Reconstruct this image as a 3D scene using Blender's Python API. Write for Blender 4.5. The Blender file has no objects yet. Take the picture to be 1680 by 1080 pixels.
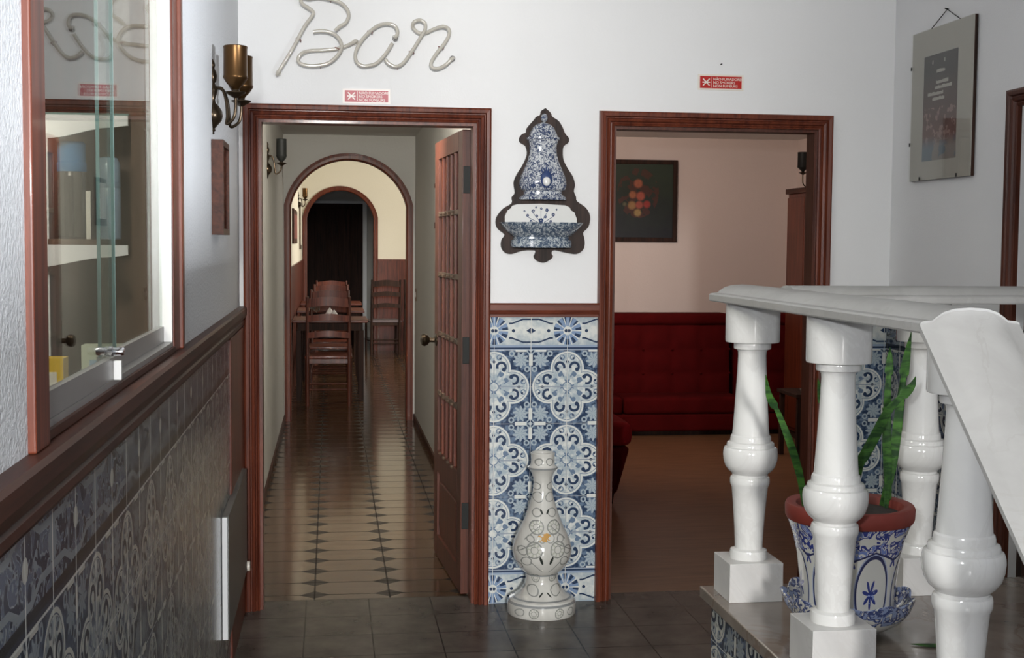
import bpy, bmesh, math, random
from mathutils import Vector, Matrix
PI = math.pi
random.seed(7)
scn = bpy.context.scene
C = scn.collection

# ------------------------------------------------------------------ camera
cam_d = bpy.data.cameras.new('camera')
cam_d.sensor_width = 36.0
cam_d.lens = 2172.1 / 1680 * 36
cam_d.clip_start = 0.05
cam = bpy.data.objects.new('camera', cam_d)
C.objects.link(cam)
yaw, pitch, roll = 0.1365, -0.0644, 0.0077
fw = Vector((math.sin(yaw) * math.cos(pitch), math.cos(yaw) * math.cos(pitch), math.sin(pitch)))
rt = Vector((math.cos(yaw), -math.sin(yaw), 0))
up = rt.cross(fw)
r2 = math.cos(roll) * rt + math.sin(roll) * up
u2 = -math.sin(roll) * rt + math.cos(roll) * up
M = Matrix((r2, u2, -fw)).transposed().to_4x4()
M.translation = Vector((-0.6533, -5.2903, 1.4668))
cam.matrix_world = M
scn.camera = cam

# ------------------------------------------------------------------ world, light, exposure
vs = scn.view_settings
vs.view_transform = 'Standard'
vs.look = 'None'
vs.gamma = 1.0
vs.exposure = 0.0
vs.use_curve_mapping = False
w = bpy.data.worlds.new('world')
scn.world = w
w.use_nodes = True
w.node_tree.nodes['Background'].inputs[0].default_value = (0.6, 0.75, 1.0, 1)
w.node_tree.nodes['Background'].inputs[1].default_value = 0.6


def area(name, loc, target, sx, sy, power, col):
    d = bpy.data.lights.new(name, 'AREA')
    d.shape = 'RECTANGLE'
    d.size, d.size_y = sx, sy
    d.energy = power
    d.color = col
    o = bpy.data.objects.new(name, d)
    C.objects.link(o)
    o.location = loc
    o.rotation_euler = (Vector(target) - Vector(loc)).to_track_quat('-Z', 'Y').to_euler()
    return o


# daylight through the glazed street entrance behind the camera
area('entrance_daylight', (-0.80, -13.0, 2.55), (-0.3, 0, 1.75), 0.9, 1.1, 1170, (1.0, 0.985, 0.955))
# bluish daylight through the side window behind the camera
area('side_window_daylight', (4.6, -8.0, 1.16), (-1.0, -1.6, 2.1), 1.6, 0.32, 1060, (0.90, 0.94, 1.0))
# window of the dining room; the lounge gets an added fill, no window
area('dining_window_daylight', (2.2, 9.6, 1.9), (-1.0, 10.2, 1.5), 2.2, 1.1, 110, (1.0, 0.92, 0.78))
area('lounge_fill', (0.9, 2.9, 2.1), (2.4, 5.0, 1.5), 0.6, 0.5, 21, (1.0, 0.84, 0.74))
# the photographer's small flash just above the lens
area('flash_unit', (-0.80, -5.30, 1.60), (0.2, 0, 1.1), 0.07, 0.05, 30, (0.95, 0.97, 1.0))
area('corridor_fill', (-0.5, 0.6, 2.28), (-0.5, 5.6, 1.5), 0.35, 0.2, 58, (1.0, 0.95, 0.86))  # unseen fill added to brighten the corridor


# ------------------------------------------------------------------ node maths helpers
class X:
    """a value in a shader tree that can be used in arithmetic"""
    def __init__(s, nt, v):
        s.nt, s.v = nt, v

    def _op(s, op, *a, clamp=False):
        n = s.nt.nodes.new('ShaderNodeMath')
        n.operation = op
        n.use_clamp = clamp
        for i, q in enumerate((s,) + a):
            q = q.v if isinstance(q, X) else q
            if isinstance(q, (int, float)):
                n.inputs[i].default_value = q
            else:
                s.nt.links.new(q, n.inputs[i])
        return X(s.nt, n.outputs[0])

    def __add__(s, o): return s._op('ADD', o)
    __radd__ = __add__
    def __sub__(s, o): return s._op('SUBTRACT', o)
    def __rsub__(s, o): return X(s.nt, o)._op('SUBTRACT', s)
    def __mul__(s, o): return s._op('MULTIPLY', o)
    __rmul__ = __mul__
    def __truediv__(s, o): return s._op('DIVIDE', o)
    def __abs__(s): return s._op('ABSOLUTE')
    def lt(s, o): return s._op('LESS_THAN', o)
    def gt(s, o): return s._op('GREATER_THAN', o)
    def mn(s, o): return s._op('MINIMUM', o)
    def mx(s, o): return s._op('MAXIMUM', o)
    def frac(s): return s._op('FRACT')
    def floor(s): return s._op('FLOOR')
    def sqrt(s): return s._op('SQRT')
    def sin(s): return s._op('SINE')
    def atan2(s, o): return s._op('ARCTAN2', o)


def hyp(a, b): return (a * a + b * b).sqrt()
def fold(v, p): return abs((v / p + 0.5).frac() - 0.5) * 2.0     # 0 at multiples of p, 1 half way


class Mat:
    def __init__(s, name, rough=0.5, coat=0.0, metal=0.0, spec=0.5, col=(0.5, 0.5, 0.5)):
        s.m = bpy.data.materials.new(name)
        s.m.use_nodes = True
        s.nt = s.m.node_tree
        s.b = s.nt.nodes['Principled BSDF']
        s.b.inputs['Roughness'].default_value = rough
        s.b.inputs['Metallic'].default_value = metal
        s.b.inputs['Coat Weight'].default_value = coat
        s.b.inputs['Coat Roughness'].default_value = 0.08
        s.b.inputs['Specular IOR Level'].default_value = spec
        s.b.inputs['Base Color'].default_value = (*col, 1)
        tc = s.nt.nodes.new('ShaderNodeTexCoord')
        s.obj = tc.outputs['Object']
        sp = s.nt.nodes.new('ShaderNodeSeparateXYZ')
        s.nt.links.new(s.obj, sp.inputs[0])
        s.x, s.y, s.z = (X(s.nt, sp.outputs[i]) for i in range(3))

    def noise(s, scale, detail=3, rough=0.5, vec=None, dist=0.0):
        n = s.nt.nodes.new('ShaderNodeTexNoise')
        n.inputs['Scale'].default_value = scale
        n.inputs['Detail'].default_value = detail
        n.inputs['Roughness'].default_value = rough
        n.inputs['Distortion'].default_value = dist
        s.nt.links.new(vec or s.obj, n.inputs['Vector'])
        return X(s.nt, n.outputs['Fac'])

    def voro(s, scale, feature='F1'):
        n = s.nt.nodes.new('ShaderNodeTexVoronoi')
        n.feature = feature
        n.inputs['Scale'].default_value = scale
        s.nt.links.new(s.obj, n.inputs['Vector'])
        return X(s.nt, n.outputs['Distance'])

    def mapped(s, sx, sy, sz):
        n = s.nt.nodes.new('ShaderNodeMapping')
        n.inputs['Scale'].default_value = (sx, sy, sz)
        s.nt.links.new(s.obj, n.inputs['Vector'])
        return n.outputs[0]

    def mix(s, f, a, b):
        n = s.nt.nodes.new('ShaderNodeMix')
        n.data_type = 'RGBA'
        n.clamp_factor = True
        for i, q in ((0, f), (6, a), (7, b)):
            q = q.v if isinstance(q, X) else q
            if isinstance(q, tuple):
                n.inputs[i].default_value = (*q[:3], 1)
            elif isinstance(q, (int, float)):
                n.inputs[i].default_value = q
            else:
                s.nt.links.new(q, n.inputs[i])
        return n.outputs[2]

    def base(s, c):
        s.nt.links.new(c.v if isinstance(c, X) else c, s.b.inputs['Base Color'])
        return s

    def roughness(s, r):
        s.nt.links.new(r.v, s.b.inputs['Roughness'])
        return s

    def bump(s, h, strength=0.3, dist=0.01):
        n = s.nt.nodes.new('ShaderNodeBump')
        n.inputs['Strength'].default_value = strength
        n.inputs['Distance'].default_value = dist
        s.nt.links.new(h.v, n.inputs['Height'])
        s.nt.links.new(n.outputs[0], s.b.inputs['Normal'])
        return s


def simple(name, col, rough=0.5, var=0.12, scale=20, **k):
    m = Mat(name, rough, col=col, **k)
    d = tuple(c * (1 - var) for c in col)
    l = tuple(min(1, c * (1 + var)) for c in col)
    m.base(m.mix(m.noise(scale), d, l))
    return m.m


def wood(name, dark, light, axis='z', rough=0.3, coat=0.5, sc=1.0, spec=0.3):
    m = Mat(name, rough, coat, spec=spec)
    s = {'x': (1.2, 22, 22), 'y': (22, 1.2, 22), 'z': (22, 22, 1.2)}[axis]
    v = m.mapped(*(q * sc for q in s))
    n = m.noise(2.2, 6, 0.62, v, 0.6)
    c = m.mix((n - 0.33) * 2.6, dark, light)
    c = m.mix((m.noise(90, 2, 0.5, m.mapped(*(1 if q < 2 else 3 for q in s))) - 0.62) * 1.6, c, tuple(q * 0.45 for q in dark))
    m.base(c)
    m.bump(n, 0.05, 0.003)
    return m.m


def plaster(name, col, bscale=60, bstr=0.25, bdist=0.004):
    m = Mat(name, 0.75)
    m.base(m.mix(m.noise(3, 3), tuple(c * 0.95 for c in col), col))
    m.bump(m.noise(bscale, 4, 0.6), bstr, bdist)
    return m.m


def tiles(name, h, ph, zc, grout=0.0011, shaded_navy=False):
    grout = 0.0019 if shaded_navy else grout
    """blue and white quatrefoil glazed tiles; h = horizontal axis, ph = horizontal place of a
    quatrefoil centre, zc = its height; border tiles above zc+0.15 and below zc-0.75"""
    m = Mat(name, 0.16, 0.0, spec=0.35)
    hh = m.x if h == 'x' else m.y
    U = hh - ph
    V = m.z - zc
    a = fold(U, 0.3)
    b = fold(V, 0.3)
    M_, N = a.mx(b), a.mn(b)
    wob = (m.noise(55, 2) - 0.5)
    W = (0.64, 0.655, 0.62)
    WB = (0.36, 0.42, 0.46)
    MB_ = (0.13, 0.185, 0.27)
    DB = (0.028, 0.048, 0.095)
    if shaded_navy:
        W, WB, MB_, DB = (0.44, 0.43, 0.38), (0.20, 0.225, 0.24), (0.085, 0.11, 0.16), (0.018, 0.028, 0.052)  # darker copy with the walls' shade in its colour; border pattern differs
    dl = hyp(M_ - 0.5, N)
    sd = (dl - 0.47).mn(hyp(M_, N) - 0.5)
    # ground outside the quatrefoils: blue with pale leaves
    ca, cb = 1.0 - a, 1.0 - b
    lr = hyp(ca - 0.27, cb - 0.27)
    la = (cb - 0.27).atan2(ca - 0.27)
    leaf = lr.lt((la * 9.0).sin() * 0.035 + 0.185)
    vein = abs((la * 4.5).sin()).lt(0.22) * lr.gt(0.03)
    out = m.mix(leaf, m.mix((wob * 6.0 + 0.35), DB, MB_), WB)
    out = m.mix(leaf * vein, out, MB_)
    curl = abs(hyp(ca - 0.52, cb - 0.1) - 0.06).lt(0.02) + abs(hyp(cb - 0.52, ca - 0.1) - 0.06).lt(0.02)
    out = m.mix(curl, out, WB)
    out = m.mix((ca.mn(cb)).lt(0.05) * (ca.mx(cb)).gt(0.05) * ca.mx(cb).lt(0.42), out, W)
    out = m.mix(hyp(ca, cb).lt(0.12), out, WB)
    out = m.mix(abs(hyp(ca, cb) - 0.07).lt(0.018), out, DB)
    # inside
    ins = m.mix(wob * 4.0 + 0.35 + M_ * 0.2, WB, W)
    ring = abs(hyp(M_ - 0.54, N - 0.2) - 0.115 - wob * 0.03).lt(0.034)
    ins = m.mix(ring * (M_.gt(0.5) + N.gt(0.26)), ins, DB)
    ins = m.mix(hyp(M_ - 0.47, N - 0.27).lt(0.055), ins, DB)
    ins = m.mix(abs(hyp(M_ - 0.80, N - 0.14) - 0.06).lt(0.014), ins, MB_)
    ins = m.mix(hyp(M_ - 0.77, N - 0.17).lt(0.03), ins, DB)
    ins = m.mix(abs(N - (M_ - 0.1) * 0.55).lt(0.022 + wob * 0.05) * M_.gt(0.12) * M_.lt(0.42), ins, MB_)
    ins = m.mix(hyp(M_ - 0.33, N - 0.19).lt(0.062 + wob * 0.1), ins, MB_)
    ins = m.mix(hyp(M_ - 0.24, N - 0.05).lt(0.05), ins, WB)
    ins = m.mix(N.lt(0.014) * M_.gt(0.14) * M_.lt(0.8), ins, MB_)
    ins = m.mix(abs(hyp(a, b) - 0.12).lt(0.014), ins, MB_)
    ins = m.mix((abs(M_ - 0.68) * 2.0 + N * 3.0).lt(0.13), ins, DB)
    band = m.mix(abs(sd + 0.07).lt(0.008) + abs(sd + 0.005).lt(0.009), W, MB_)
    pat = m.mix(sd.lt(0.0), out, m.mix(sd.gt(-0.085), ins, band))
    # border rows
    t_up = (V - 0.15) / 0.15
    t_dn = (V + 0.75) / -0.15
    t = m.nt.nodes.new('ShaderNodeMix')
    isup = V.gt(0.0)
    t = t_up * isup + t_dn * (1.0 - isup)
    q = abs(t - 0.52) * 2.0
    bor = m.mix(q * 1.1 + wob * 2.0, W, WB)
    bor = m.mix(q.gt(0.78), bor, (0.27, 0.34, 0.45))
    r = hyp(a * 1.0, (t - 0.52))
    an = (t - 0.52).atan2(a)
    pet = r.lt(0.38) * r.gt(0.12)
    bor = m.mix(pet, bor, (0.20, 0.28, 0.42))
    bor = m.mix(pet * (an * 11.0).sin().gt(0.1) * r.gt(0.22), bor, DB)
    bor = m.mix(pet * abs((an * 5.0).sin()).lt(0.25), bor, W)
    bor = m.mix(hyp(a - 0.04, t - 0.52).lt(0.045), bor, DB)
    bor = m.mix(hyp(a - 0.52, t - 0.52).lt(0.045), bor, DB)
    bor = m.mix(((1.0 - a) + abs(t - 0.52) * 1.6).lt(0.13), bor, DB)
    q0 = 0.66 - (0.82 - a).mx(0.0).mn(0.22) * -0.9 * 1.0
    q1 = 0.62 - ((0.78 - a).mx(0.0).mn(0.3)) * 0.75
    bor = m.mix(abs(q - q1).lt(0.045) * a.gt(0.40), bor, DB)
    if shaded_navy:
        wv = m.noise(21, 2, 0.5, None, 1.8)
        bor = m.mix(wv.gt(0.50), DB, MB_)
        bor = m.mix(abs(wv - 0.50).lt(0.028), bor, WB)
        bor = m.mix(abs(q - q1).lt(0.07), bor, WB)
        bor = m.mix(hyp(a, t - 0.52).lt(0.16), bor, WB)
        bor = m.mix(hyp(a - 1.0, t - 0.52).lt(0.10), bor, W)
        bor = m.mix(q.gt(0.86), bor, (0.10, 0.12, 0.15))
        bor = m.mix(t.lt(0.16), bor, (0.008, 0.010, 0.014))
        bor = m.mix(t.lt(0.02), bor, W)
    bor = m.mix(t.lt(0.07) * t.gt(0.02), bor, DB)
    bor = m.mix(t.gt(0.965), bor, MB_)
    isb = V.gt(0.15) + V.lt(-0.75)
    col = m.mix(isb, pat, bor)
    g1 = (1.0 - fold(U, 0.15)).mn(2.0)
    gx = fold(U, 0.15).lt(grout / 0.075)
    gz = fold(V, 0.15).lt(grout * 0.7 / 0.075)
    col = m.mix(gx + gz * 0.6, col, (0.62, 0.62, 0.58))
    m.base(col)
    m.bump(m.noise(14, 2) * 0.4 + (gx + gz) * -0.6, 0.12, 0.002)
    return m.m


MT = {}
MT['frame'] = wood('mahogany_frame', (0.060, 0.012, 0.006), (0.19, 0.045, 0.020), 'z', 0.40, 0.12)
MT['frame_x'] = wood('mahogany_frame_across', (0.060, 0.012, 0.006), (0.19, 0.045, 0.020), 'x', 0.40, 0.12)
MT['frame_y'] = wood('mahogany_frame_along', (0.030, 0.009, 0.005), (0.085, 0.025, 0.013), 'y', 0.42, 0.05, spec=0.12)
MT['door'] = wood('dark_door_wood', (0.045, 0.013, 0.008), (0.12, 0.036, 0.020), 'z', 0.45, 0.05)
MT['panel'] = wood('wainscot_wood', (0.045, 0.011, 0.007), (0.17, 0.042, 0.024), 'z', 0.4, 0.2)
MT['reception_wood'] = wood('tan_wood', (0.065, 0.040, 0.026), (0.125, 0.078, 0.051), 'z', 0.5, 0.1)
MT['darkwood'] = wood('very_dark_wood', (0.012, 0.006, 0.004), (0.05, 0.02, 0.012), 'z', 0.75, 0.0)
MT['plate_wood'] = wood('weathered_board', (0.014, 0.010, 0.009), (0.055, 0.032, 0.025), 'z', 0.65, 0.0)
MT['wall'] = plaster('white_wall', (0.80, 0.80, 0.80), 130, 0.25, 0.003)
MT['stucco'] = plaster('rough_white_stucco', (0.76, 0.77, 0.78), 120, 0.9, 0.006)
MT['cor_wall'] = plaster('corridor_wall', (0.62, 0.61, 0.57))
MT['cream'] = plaster('cream_wall', (0.80, 0.76, 0.64))
MT['pink'] = plaster('lounge_wall', (0.70, 0.595, 0.545))
MT['ceil'] = plaster('ceiling_paint', (0.74, 0.73, 0.70))
MT['tiles_back'] = tiles('tiles_back_wall', 'x', 0.300, 0.888)
MT['tiles_left'] = tiles('tiles_left_wall', 'y', -3.607, 0.8658, shaded_navy=True)
MT['tiles_landing'] = tiles('tiles_landing_side', 'y', -2.151, 0.625, shaded_navy=True)
MT['tiles_right'] = tiles('tiles_right_wall', 'y', -0.3, 0.888, shaded_navy=True)


def lobby_floor():
    m = Mat('lobby_floor_tiles', 0.22, spec=0.12)
    a = fold(m.x + 0.752, 0.2525)
    b = fold(m.y - 0.12, 0.2525)
    n = m.noise(5, 5, 0.6)
    t = m.noise(1.2, 1, 0.5)
    c = m.mix((n - 0.35) * 2.2, (0.055, 0.047, 0.040), (0.125, 0.108, 0.093))
    g = a.gt(0.984) + b.gt(0.984)
    g = (a.lt(0.020) + b.lt(0.020))
    m.base(m.mix(g, c, (0.014, 0.012, 0.010)))
    m.roughness(n * 0.16 + 0.14)
    m.bump(g * -1.0, 0.2, 0.002)
    return m.m


def corridor_floor():
    m = Mat('corridor_floor_tiles', 0.10, spec=0.30)
    px, py = 0.31, 0.2
    u = (m.x + 0.72) / px
    v = (m.y - 0.2) / py
    du = abs((u + 0.5).frac() - 0.5) * px
    dv = abs((v + 0.5).frac() - 0.5) * py
    dia = (du / 0.064 + dv / 0.056).lt(1.0)
    n = m.noise(6, 4, 0.6)
    c = m.mix((n - 0.35) * 2.2, (0.062, 0.031, 0.015), (0.115, 0.064, 0.034))
    cell = m.nt.nodes.new('ShaderNodeTexWhiteNoise')
    cx = m.nt.nodes.new('ShaderNodeCombineXYZ')
    m.nt.links.new(u.floor().v, cx.inputs[0])
    m.nt.links.new(v.floor().v, cx.inputs[1])
    m.nt.links.new(cx.outputs[0], cell.inputs[0])
    c = m.mix(X(m.nt, cell.outputs[0]) * 0.45, c, (0.10, 0.052, 0.028))
    g = dv.lt(0.0042) + du.lt(0.0032)
    c = m.mix(g, c, (0.020, 0.013, 0.009))
    c = m.mix(dia, c, (0.016, 0.012, 0.010))
    m.base(c)
    m.roughness(m.noise(9, 3) * 0.05 + 0.10 + g * 0.3 + dia * 0.2)
    # every tile is very slightly cushioned, so reflections break up tile by tile
    pil = (dv * dv) * 40.0
    m.bump(g * -0.35 - pil + X(m.nt, cell.outputs[0]) * 0.0, 0.35, 0.002)
    return m.m


def lounge_floor():
    m = Mat('lounge_wood_floor', 0.32)
    v = m.mapped(1.4, 16, 1)
    n = m.noise(2.4, 6, 0.6, v, 0.4)
    c = m.mix((n - 0.32) * 2.4, (0.14, 0.070, 0.036), (0.30, 0.155, 0.082))
    m.base(c)
    return m.m


def marble(name, lo, hi, vein, rough=0.14, sc=4.0, coat=0.0):
    m = Mat(name, rough, coat)
    n = m.noise(sc, 6, 0.62, None, 0.9)
    v = abs(m.noise(sc * 0.7, 5, 0.55, None, 1.6) - 0.5)
    c = m.mix((n - 0.3) * 2.0, lo, hi)
    c = m.mix(v.lt(0.012) * 0.5, c, vein)
    m.base(c)
    return m.m


MT['lobby_floor'] = lobby_floor()
MT['corridor_floor'] = corridor_floor()
MT['lounge_floor'] = lounge_floor()
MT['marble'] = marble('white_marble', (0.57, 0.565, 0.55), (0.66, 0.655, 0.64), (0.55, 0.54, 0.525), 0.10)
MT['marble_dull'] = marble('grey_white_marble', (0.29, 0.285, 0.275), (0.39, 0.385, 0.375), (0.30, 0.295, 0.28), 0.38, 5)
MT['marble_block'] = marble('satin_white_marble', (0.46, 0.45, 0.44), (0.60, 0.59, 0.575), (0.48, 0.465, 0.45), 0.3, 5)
MT['marble_floor'] = marble('landing_marble', (0.12, 0.10, 0.084), (0.25, 0.21, 0.18), (0.12, 0.08, 0.06), 0.12, 2.6)
MT['white_paint'] = simple('white_paint', (0.75, 0.75, 0.74), 0.35, 0.04)
MT['white_alu'] = simple('white_aluminium', (0.60, 0.60, 0.59), 0.3, 0.03)
MT['alu'] = simple('grey_aluminium', (0.30, 0.29, 0.28), 0.35, 0.06, metal=0.3)
MT['chrome'] = simple('chrome', (0.75, 0.75, 0.78), 0.08, 0.02, metal=1.0)
MT['bronze'] = simple('aged_bronze', (0.060, 0.042, 0.026), 0.28, 0.3, 14, metal=0.85)
MT['brass'] = simple('antique_brass_shade', (0.10, 0.052, 0.020), 0.32, 0.25, 10, metal=0.9)
MT['iron'] = simple('black_iron', (0.012, 0.013, 0.012), 0.55, 0.2, spec=0.25)
MT['neon'] = simple('unlit_neon_glass', (0.50, 0.47, 0.41), 0.10, 0.06, coat=0.6)
MT['neon_cap'] = simple('dark_electrode', (0.05, 0.045, 0.04), 0.4, 0.1)
MT['clip'] = simple('brown_clip', (0.22, 0.12, 0.10), 0.5, 0.1)
MT['heater'] = simple('heater_enamel', (0.72, 0.73, 0.74), 0.35, 0.03)
MT['heater_dark'] = simple('heater_front_enamel', (0.10, 0.105, 0.10), 0.35, 0.05)
MT['velvet'] = simple('red_velvet', (0.085, 0.0035, 0.004), 0.9, 0.3, 9, spec=0.1)
MT['velvet2'] = simple('armchair_velvet', (0.30, 0.010, 0.014), 0.9, 0.3, 9, spec=0.15)
MT['terracotta'] = simple('terracotta', (0.19, 0.028, 0.018), 0.6, 0.15)
MT['soil'] = simple('dark_soil', (0.03, 0.022, 0.018), 0.9, 0.4, 60)
MT['white_cloth'] = simple('white_linen', (0.75, 0.72, 0.70), 0.8, 0.05)
MT['paper'] = simple('cream_paper', (0.62, 0.60, 0.52), 0.7, 0.03)
MT['mat_board'] = simple('cream_mat_board', (0.40, 0.385, 0.345), 0.6, 0.03)
MT['blue_plastic'] = simple('blue_plastic', (0.005, 0.13, 0.30), 0.25, 0.08)
MT['lt_blue_plastic'] = simple('pale_blue_plastic', (0.26, 0.36, 0.46), 0.25, 0.08)
MT['steel'] = simple('dimpled_dark_steel', (0.12, 0.11, 0.10), 0.15, 0.2, metal=0.9)
MT['yellow'] = simple('yellow_card', (0.62, 0.42, 0.05), 0.5, 0.08)
MT['palegreen'] = simple('pale_green_box', (0.46, 0.50, 0.38), 0.5, 0.05)
MT['orange'] = simple('orange_card', (0.55, 0.16, 0.03), 0.5, 0.05)
MT['red_sign'] = simple('red_sign_enamel', (0.46, 0.018, 0.014), 0.22, 0.05)
MT['pink_sign'] = simple('glare_pink_sign', (0.50, 0.13, 0.15), 0.42, 0.10, 40, spec=0.3)  # washed-out glare put into the red sign's colour
MT['sign_white'] = simple('sign_white', (0.75, 0.70, 0.62), 0.4, 0.04)
MT['sign_pale'] = simple('sign_glare_white', (0.80, 0.74, 0.70), 0.4, 0.04)  # lettering white paled by the same painted glare
MT['grey_cloth'] = simple('grey_seat_cloth', (0.16, 0.13, 0.14), 0.8, 0.1)


def glass_pane(name, tint=(0.93, 0.97, 0.95), strength=0.62):
    m = bpy.data.materials.new(name)
    m.use_nodes = True
    nt = m.node_tree
    nt.nodes.clear()
    o = nt.nodes.new('ShaderNodeOutputMaterial')
    lw = nt.nodes.new('ShaderNodeLayerWeight')
    lw.inputs[0].default_value = 0.5
    fc = X(nt, lw.outputs['Facing'])
    f5 = fc * fc * fc * fc * fc
    f = (f5 * 0.96 + 0.04) * strength
    t = nt.nodes.new('ShaderNodeBsdfTransparent')
    t.inputs[0].default_value = (*tint, 1)
    g = nt.nodes.new('ShaderNodeBsdfGlossy')
    g.inputs['Roughness'].default_value = 0.01
    mx = nt.nodes.new('ShaderNodeMixShader')
    nt.links.new(f.v, mx.inputs[0])
    nt.links.new(t.outputs[0], mx.inputs[1])
    nt.links.new(g.outputs[0], mx.inputs[2])
    nt.links.new(mx.outputs[0], o.inputs[0])
    return m


MT['glass'] = glass_pane('window_glass')
MT['clear_glass'] = glass_pane('clear_glass', (0.99, 0.99, 0.98))
MT['glass_edge'] = simple('green_glass_edge', (0.20, 0.30, 0.28), 0.1, 0.05)


def delft(name, cx, cy, ink=(0.03, 0.06, 0.17), white=(0.66, 0.67, 0.66), sc=26.0, width=0.035, fill=0.60):
    """white glaze with dense brush painted scrolls"""
    m = Mat(name, 0.12, 0.3)
    n = m.noise(sc, 2, 0.5, None, 1.2)
    n2 = m.noise(sc * 1.7, 2, 0.5, None, 0.8)
    l1 = abs(n - 0.5).lt(width)
    l2 = abs(n2 - 0.47).lt(width * 0.7)
    c = m.mix(l2, white, tuple(0.5 * (a + b) for a, b in zip(ink, white)))
    c = m.mix(l1, c, ink)
    c = m.mix(n2.gt(fill), c, ink)
    m.base(c)
    return m.m


MT['delft_urn'] = delft('blue_white_urn', 0, 0, (0.045, 0.065, 0.13), (0.60, 0.62, 0.63), sc=62, width=0.05, fill=0.60)
MT['delft_white'] = simple('white_glaze', (0.72, 0.72, 0.70), 0.12, 0.03, coat=0.3)
MT['delft_bowl'] = delft('blue_white_bowl', 0, 0, (0.07, 0.10, 0.15), (0.52, 0.56, 0.57), 58, 0.07, 0.60)
MT['ink'] = simple('cobalt_ink', (0.03, 0.055, 0.15), 0.2, 0.2)


def vase_mat():
    m = Mat('painted_vase_glaze', 0.12, 0.4)
    n = m.noise(9, 2, 0.5, None, 0.8)
    wob = (m.noise(26, 2, 0.5) - 0.5) * 0.012
    ink = (0.24, 0.245, 0.23)
    c = m.mix((n - 0.35) * 2.5, (0.50, 0.49, 0.455), (0.66, 0.65, 0.61))
    th = (m.x / (abs(m.y) + 0.0001))
    ax = abs(m.x + 0.0)
    front = m.y.lt(0.0)

    def ring(cx, cz, r, w, col, c, shell=False):
        d = hyp(ax - cx, m.z - cz) + wob
        if shell:
            a = (m.z - cz).atan2(ax - cx)
            c = m.mix(d.lt(r) * d.gt(r * 0.45) * (a * 9.0).sin().gt(0.35) * 0.55, c, (0.30, 0.33, 0.24))
            c = m.mix(abs(d - r * 0.45).lt(w * 0.6), c, col)
        return m.mix(abs(d - r).lt(w), c, col)
    for cx, cz, r, w, sh in ((.034, .358, .026, .0022, True), (.046, .272, .030, .0024, True), (.074, .226, .017, .0022, False), (.030, .411, .016, .002, False),
                             (.024, .470, .018, .0018, False), (.028, .512, .013, .0018, False), (.088, .268, .016, .002, False), (.100, .200, .014, .002, False),
                             (.046, .104, .020, .0020, False), (.085, .118, .016, .002, False), (.034, .152, .014, .002, True), (.050, .026, .017, .0018, True),
                             (.100, .026, .014, .0018, False), (.022, .610, .014, .002, False), (.060, .315, .013, .0018, False), (.016, .318, .016, .0016, False)):
        c = ring(cx, cz, r, w, ink, c, sh)
    # long leaf strokes
    for (x0, z0, k_, lo, hi) in ((.020, .190, 0.9, .012, .062), (.040, .300, -0.55, .030, .110), (.052, .335, -0.9, .020, .080)):
        c = m.mix(abs((ax - x0) * k_ - (m.z - z0) + wob).lt(0.0022) * ax.gt(lo) * ax.lt(hi), c, ink)
    e = hyp((ax - 0.020 - (m.z - .232) * 0.35) / 0.0055, (m.z - .232) / 0.016)
    c = m.mix(e.lt(1.0), c, (0.03, 0.035, 0.03))
    e = hyp((ax - 0.012 - (m.z - .415) * 0.4) / 0.004, (m.z - .415) / 0.010)
    c = m.mix(e.lt(1.0), c, (0.03, 0.035, 0.03))
    e = hyp((ax - 0.018 - (m.z - .088) * -0.9) / 0.004, (m.z - .090) / 0.009)
    c = m.mix(e.lt(1.0), c, (0.03, 0.035, 0.03))
    for z, w in ((0.052, .004), (0.160, .0035), (0.582, .0035), (0.068, .002)):
        c = m.mix(abs(m.z - z).lt(w), c, (0.24, 0.25, 0.25))
    d = hyp(m.x + 0.004, m.z - 0.318)
    c = m.mix((m.noise(70, 2) + d * -18.0).gt(0.22) * front, c, (0.50, 0.28, 0.08))
    m.base(c)
    return m.m


def pot_mat():
    m = Mat('painted_planter_glaze', 0.14, 0.3)
    th = m.y.atan2(m.x) + 0.55
    s = ((th / (PI / 3.5)) + 0.5).frac() - 0.5
    u = s * 2.0                                     # -1..1 across a panel
    v = (m.z - 0.105) / 0.085
    ell = hyp(u / 0.80, v)
    n = m.noise(70, 2, 0.5, None, 1.0)
    n2 = m.noise(34, 2, 0.5, None, 1.4)
    W = (0.62, 0.61, 0.56)
    ink = (0.035, 0.05, 0.22)
    c = m.mix(n * 0.4, W, (0.70, 0.69, 0.65))
    c = m.mix(abs(ell - 1.0).lt(0.055), c, (0.03, 0.035, 0.10))
    c = m.mix((ell - 1.0).gt(0.05) * (ell - 1.0).lt(0.10), c, (0.35, 0.40, 0.55))
    fr = hyp(u / 0.42 + 0.2, v / 0.42)
    fa = v.atan2(u + 0.1)
    c = m.mix(fr.lt((fa * 7.0).sin() * 0.35 + 0.62), c, ink)
    c = m.mix((fr * 1.0).lt(0.55) * n.gt(0.55), c, (0.30, 0.36, 0.62))
    # corner sprigs
    au = 1.0 - abs(u)
    sp = hyp(au / 0.30, (abs(v) - 0.88) / 0.26)
    sa = (abs(v) - 0.88).atan2(au)
    c = m.mix(sp.lt((sa * 5.0).sin() * 0.3 + 0.55), c, ink)
    # scroll border under the rim
    top = m.z.gt(0.202 + abs(u) * -0.02)
    bt = m.mix(abs(n2 - 0.5).lt(0.05), W, ink)
    bt = m.mix(n2.gt(0.58), bt, (0.16, 0.22, 0.50))
    c = m.mix(top, c, bt)
    c = m.mix(abs(m.z - 0.2 + abs(u) * 0.02).lt(0.0022), c, (0.03, 0.035, 0.10))
    m.base(c)
    return m.m


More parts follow.
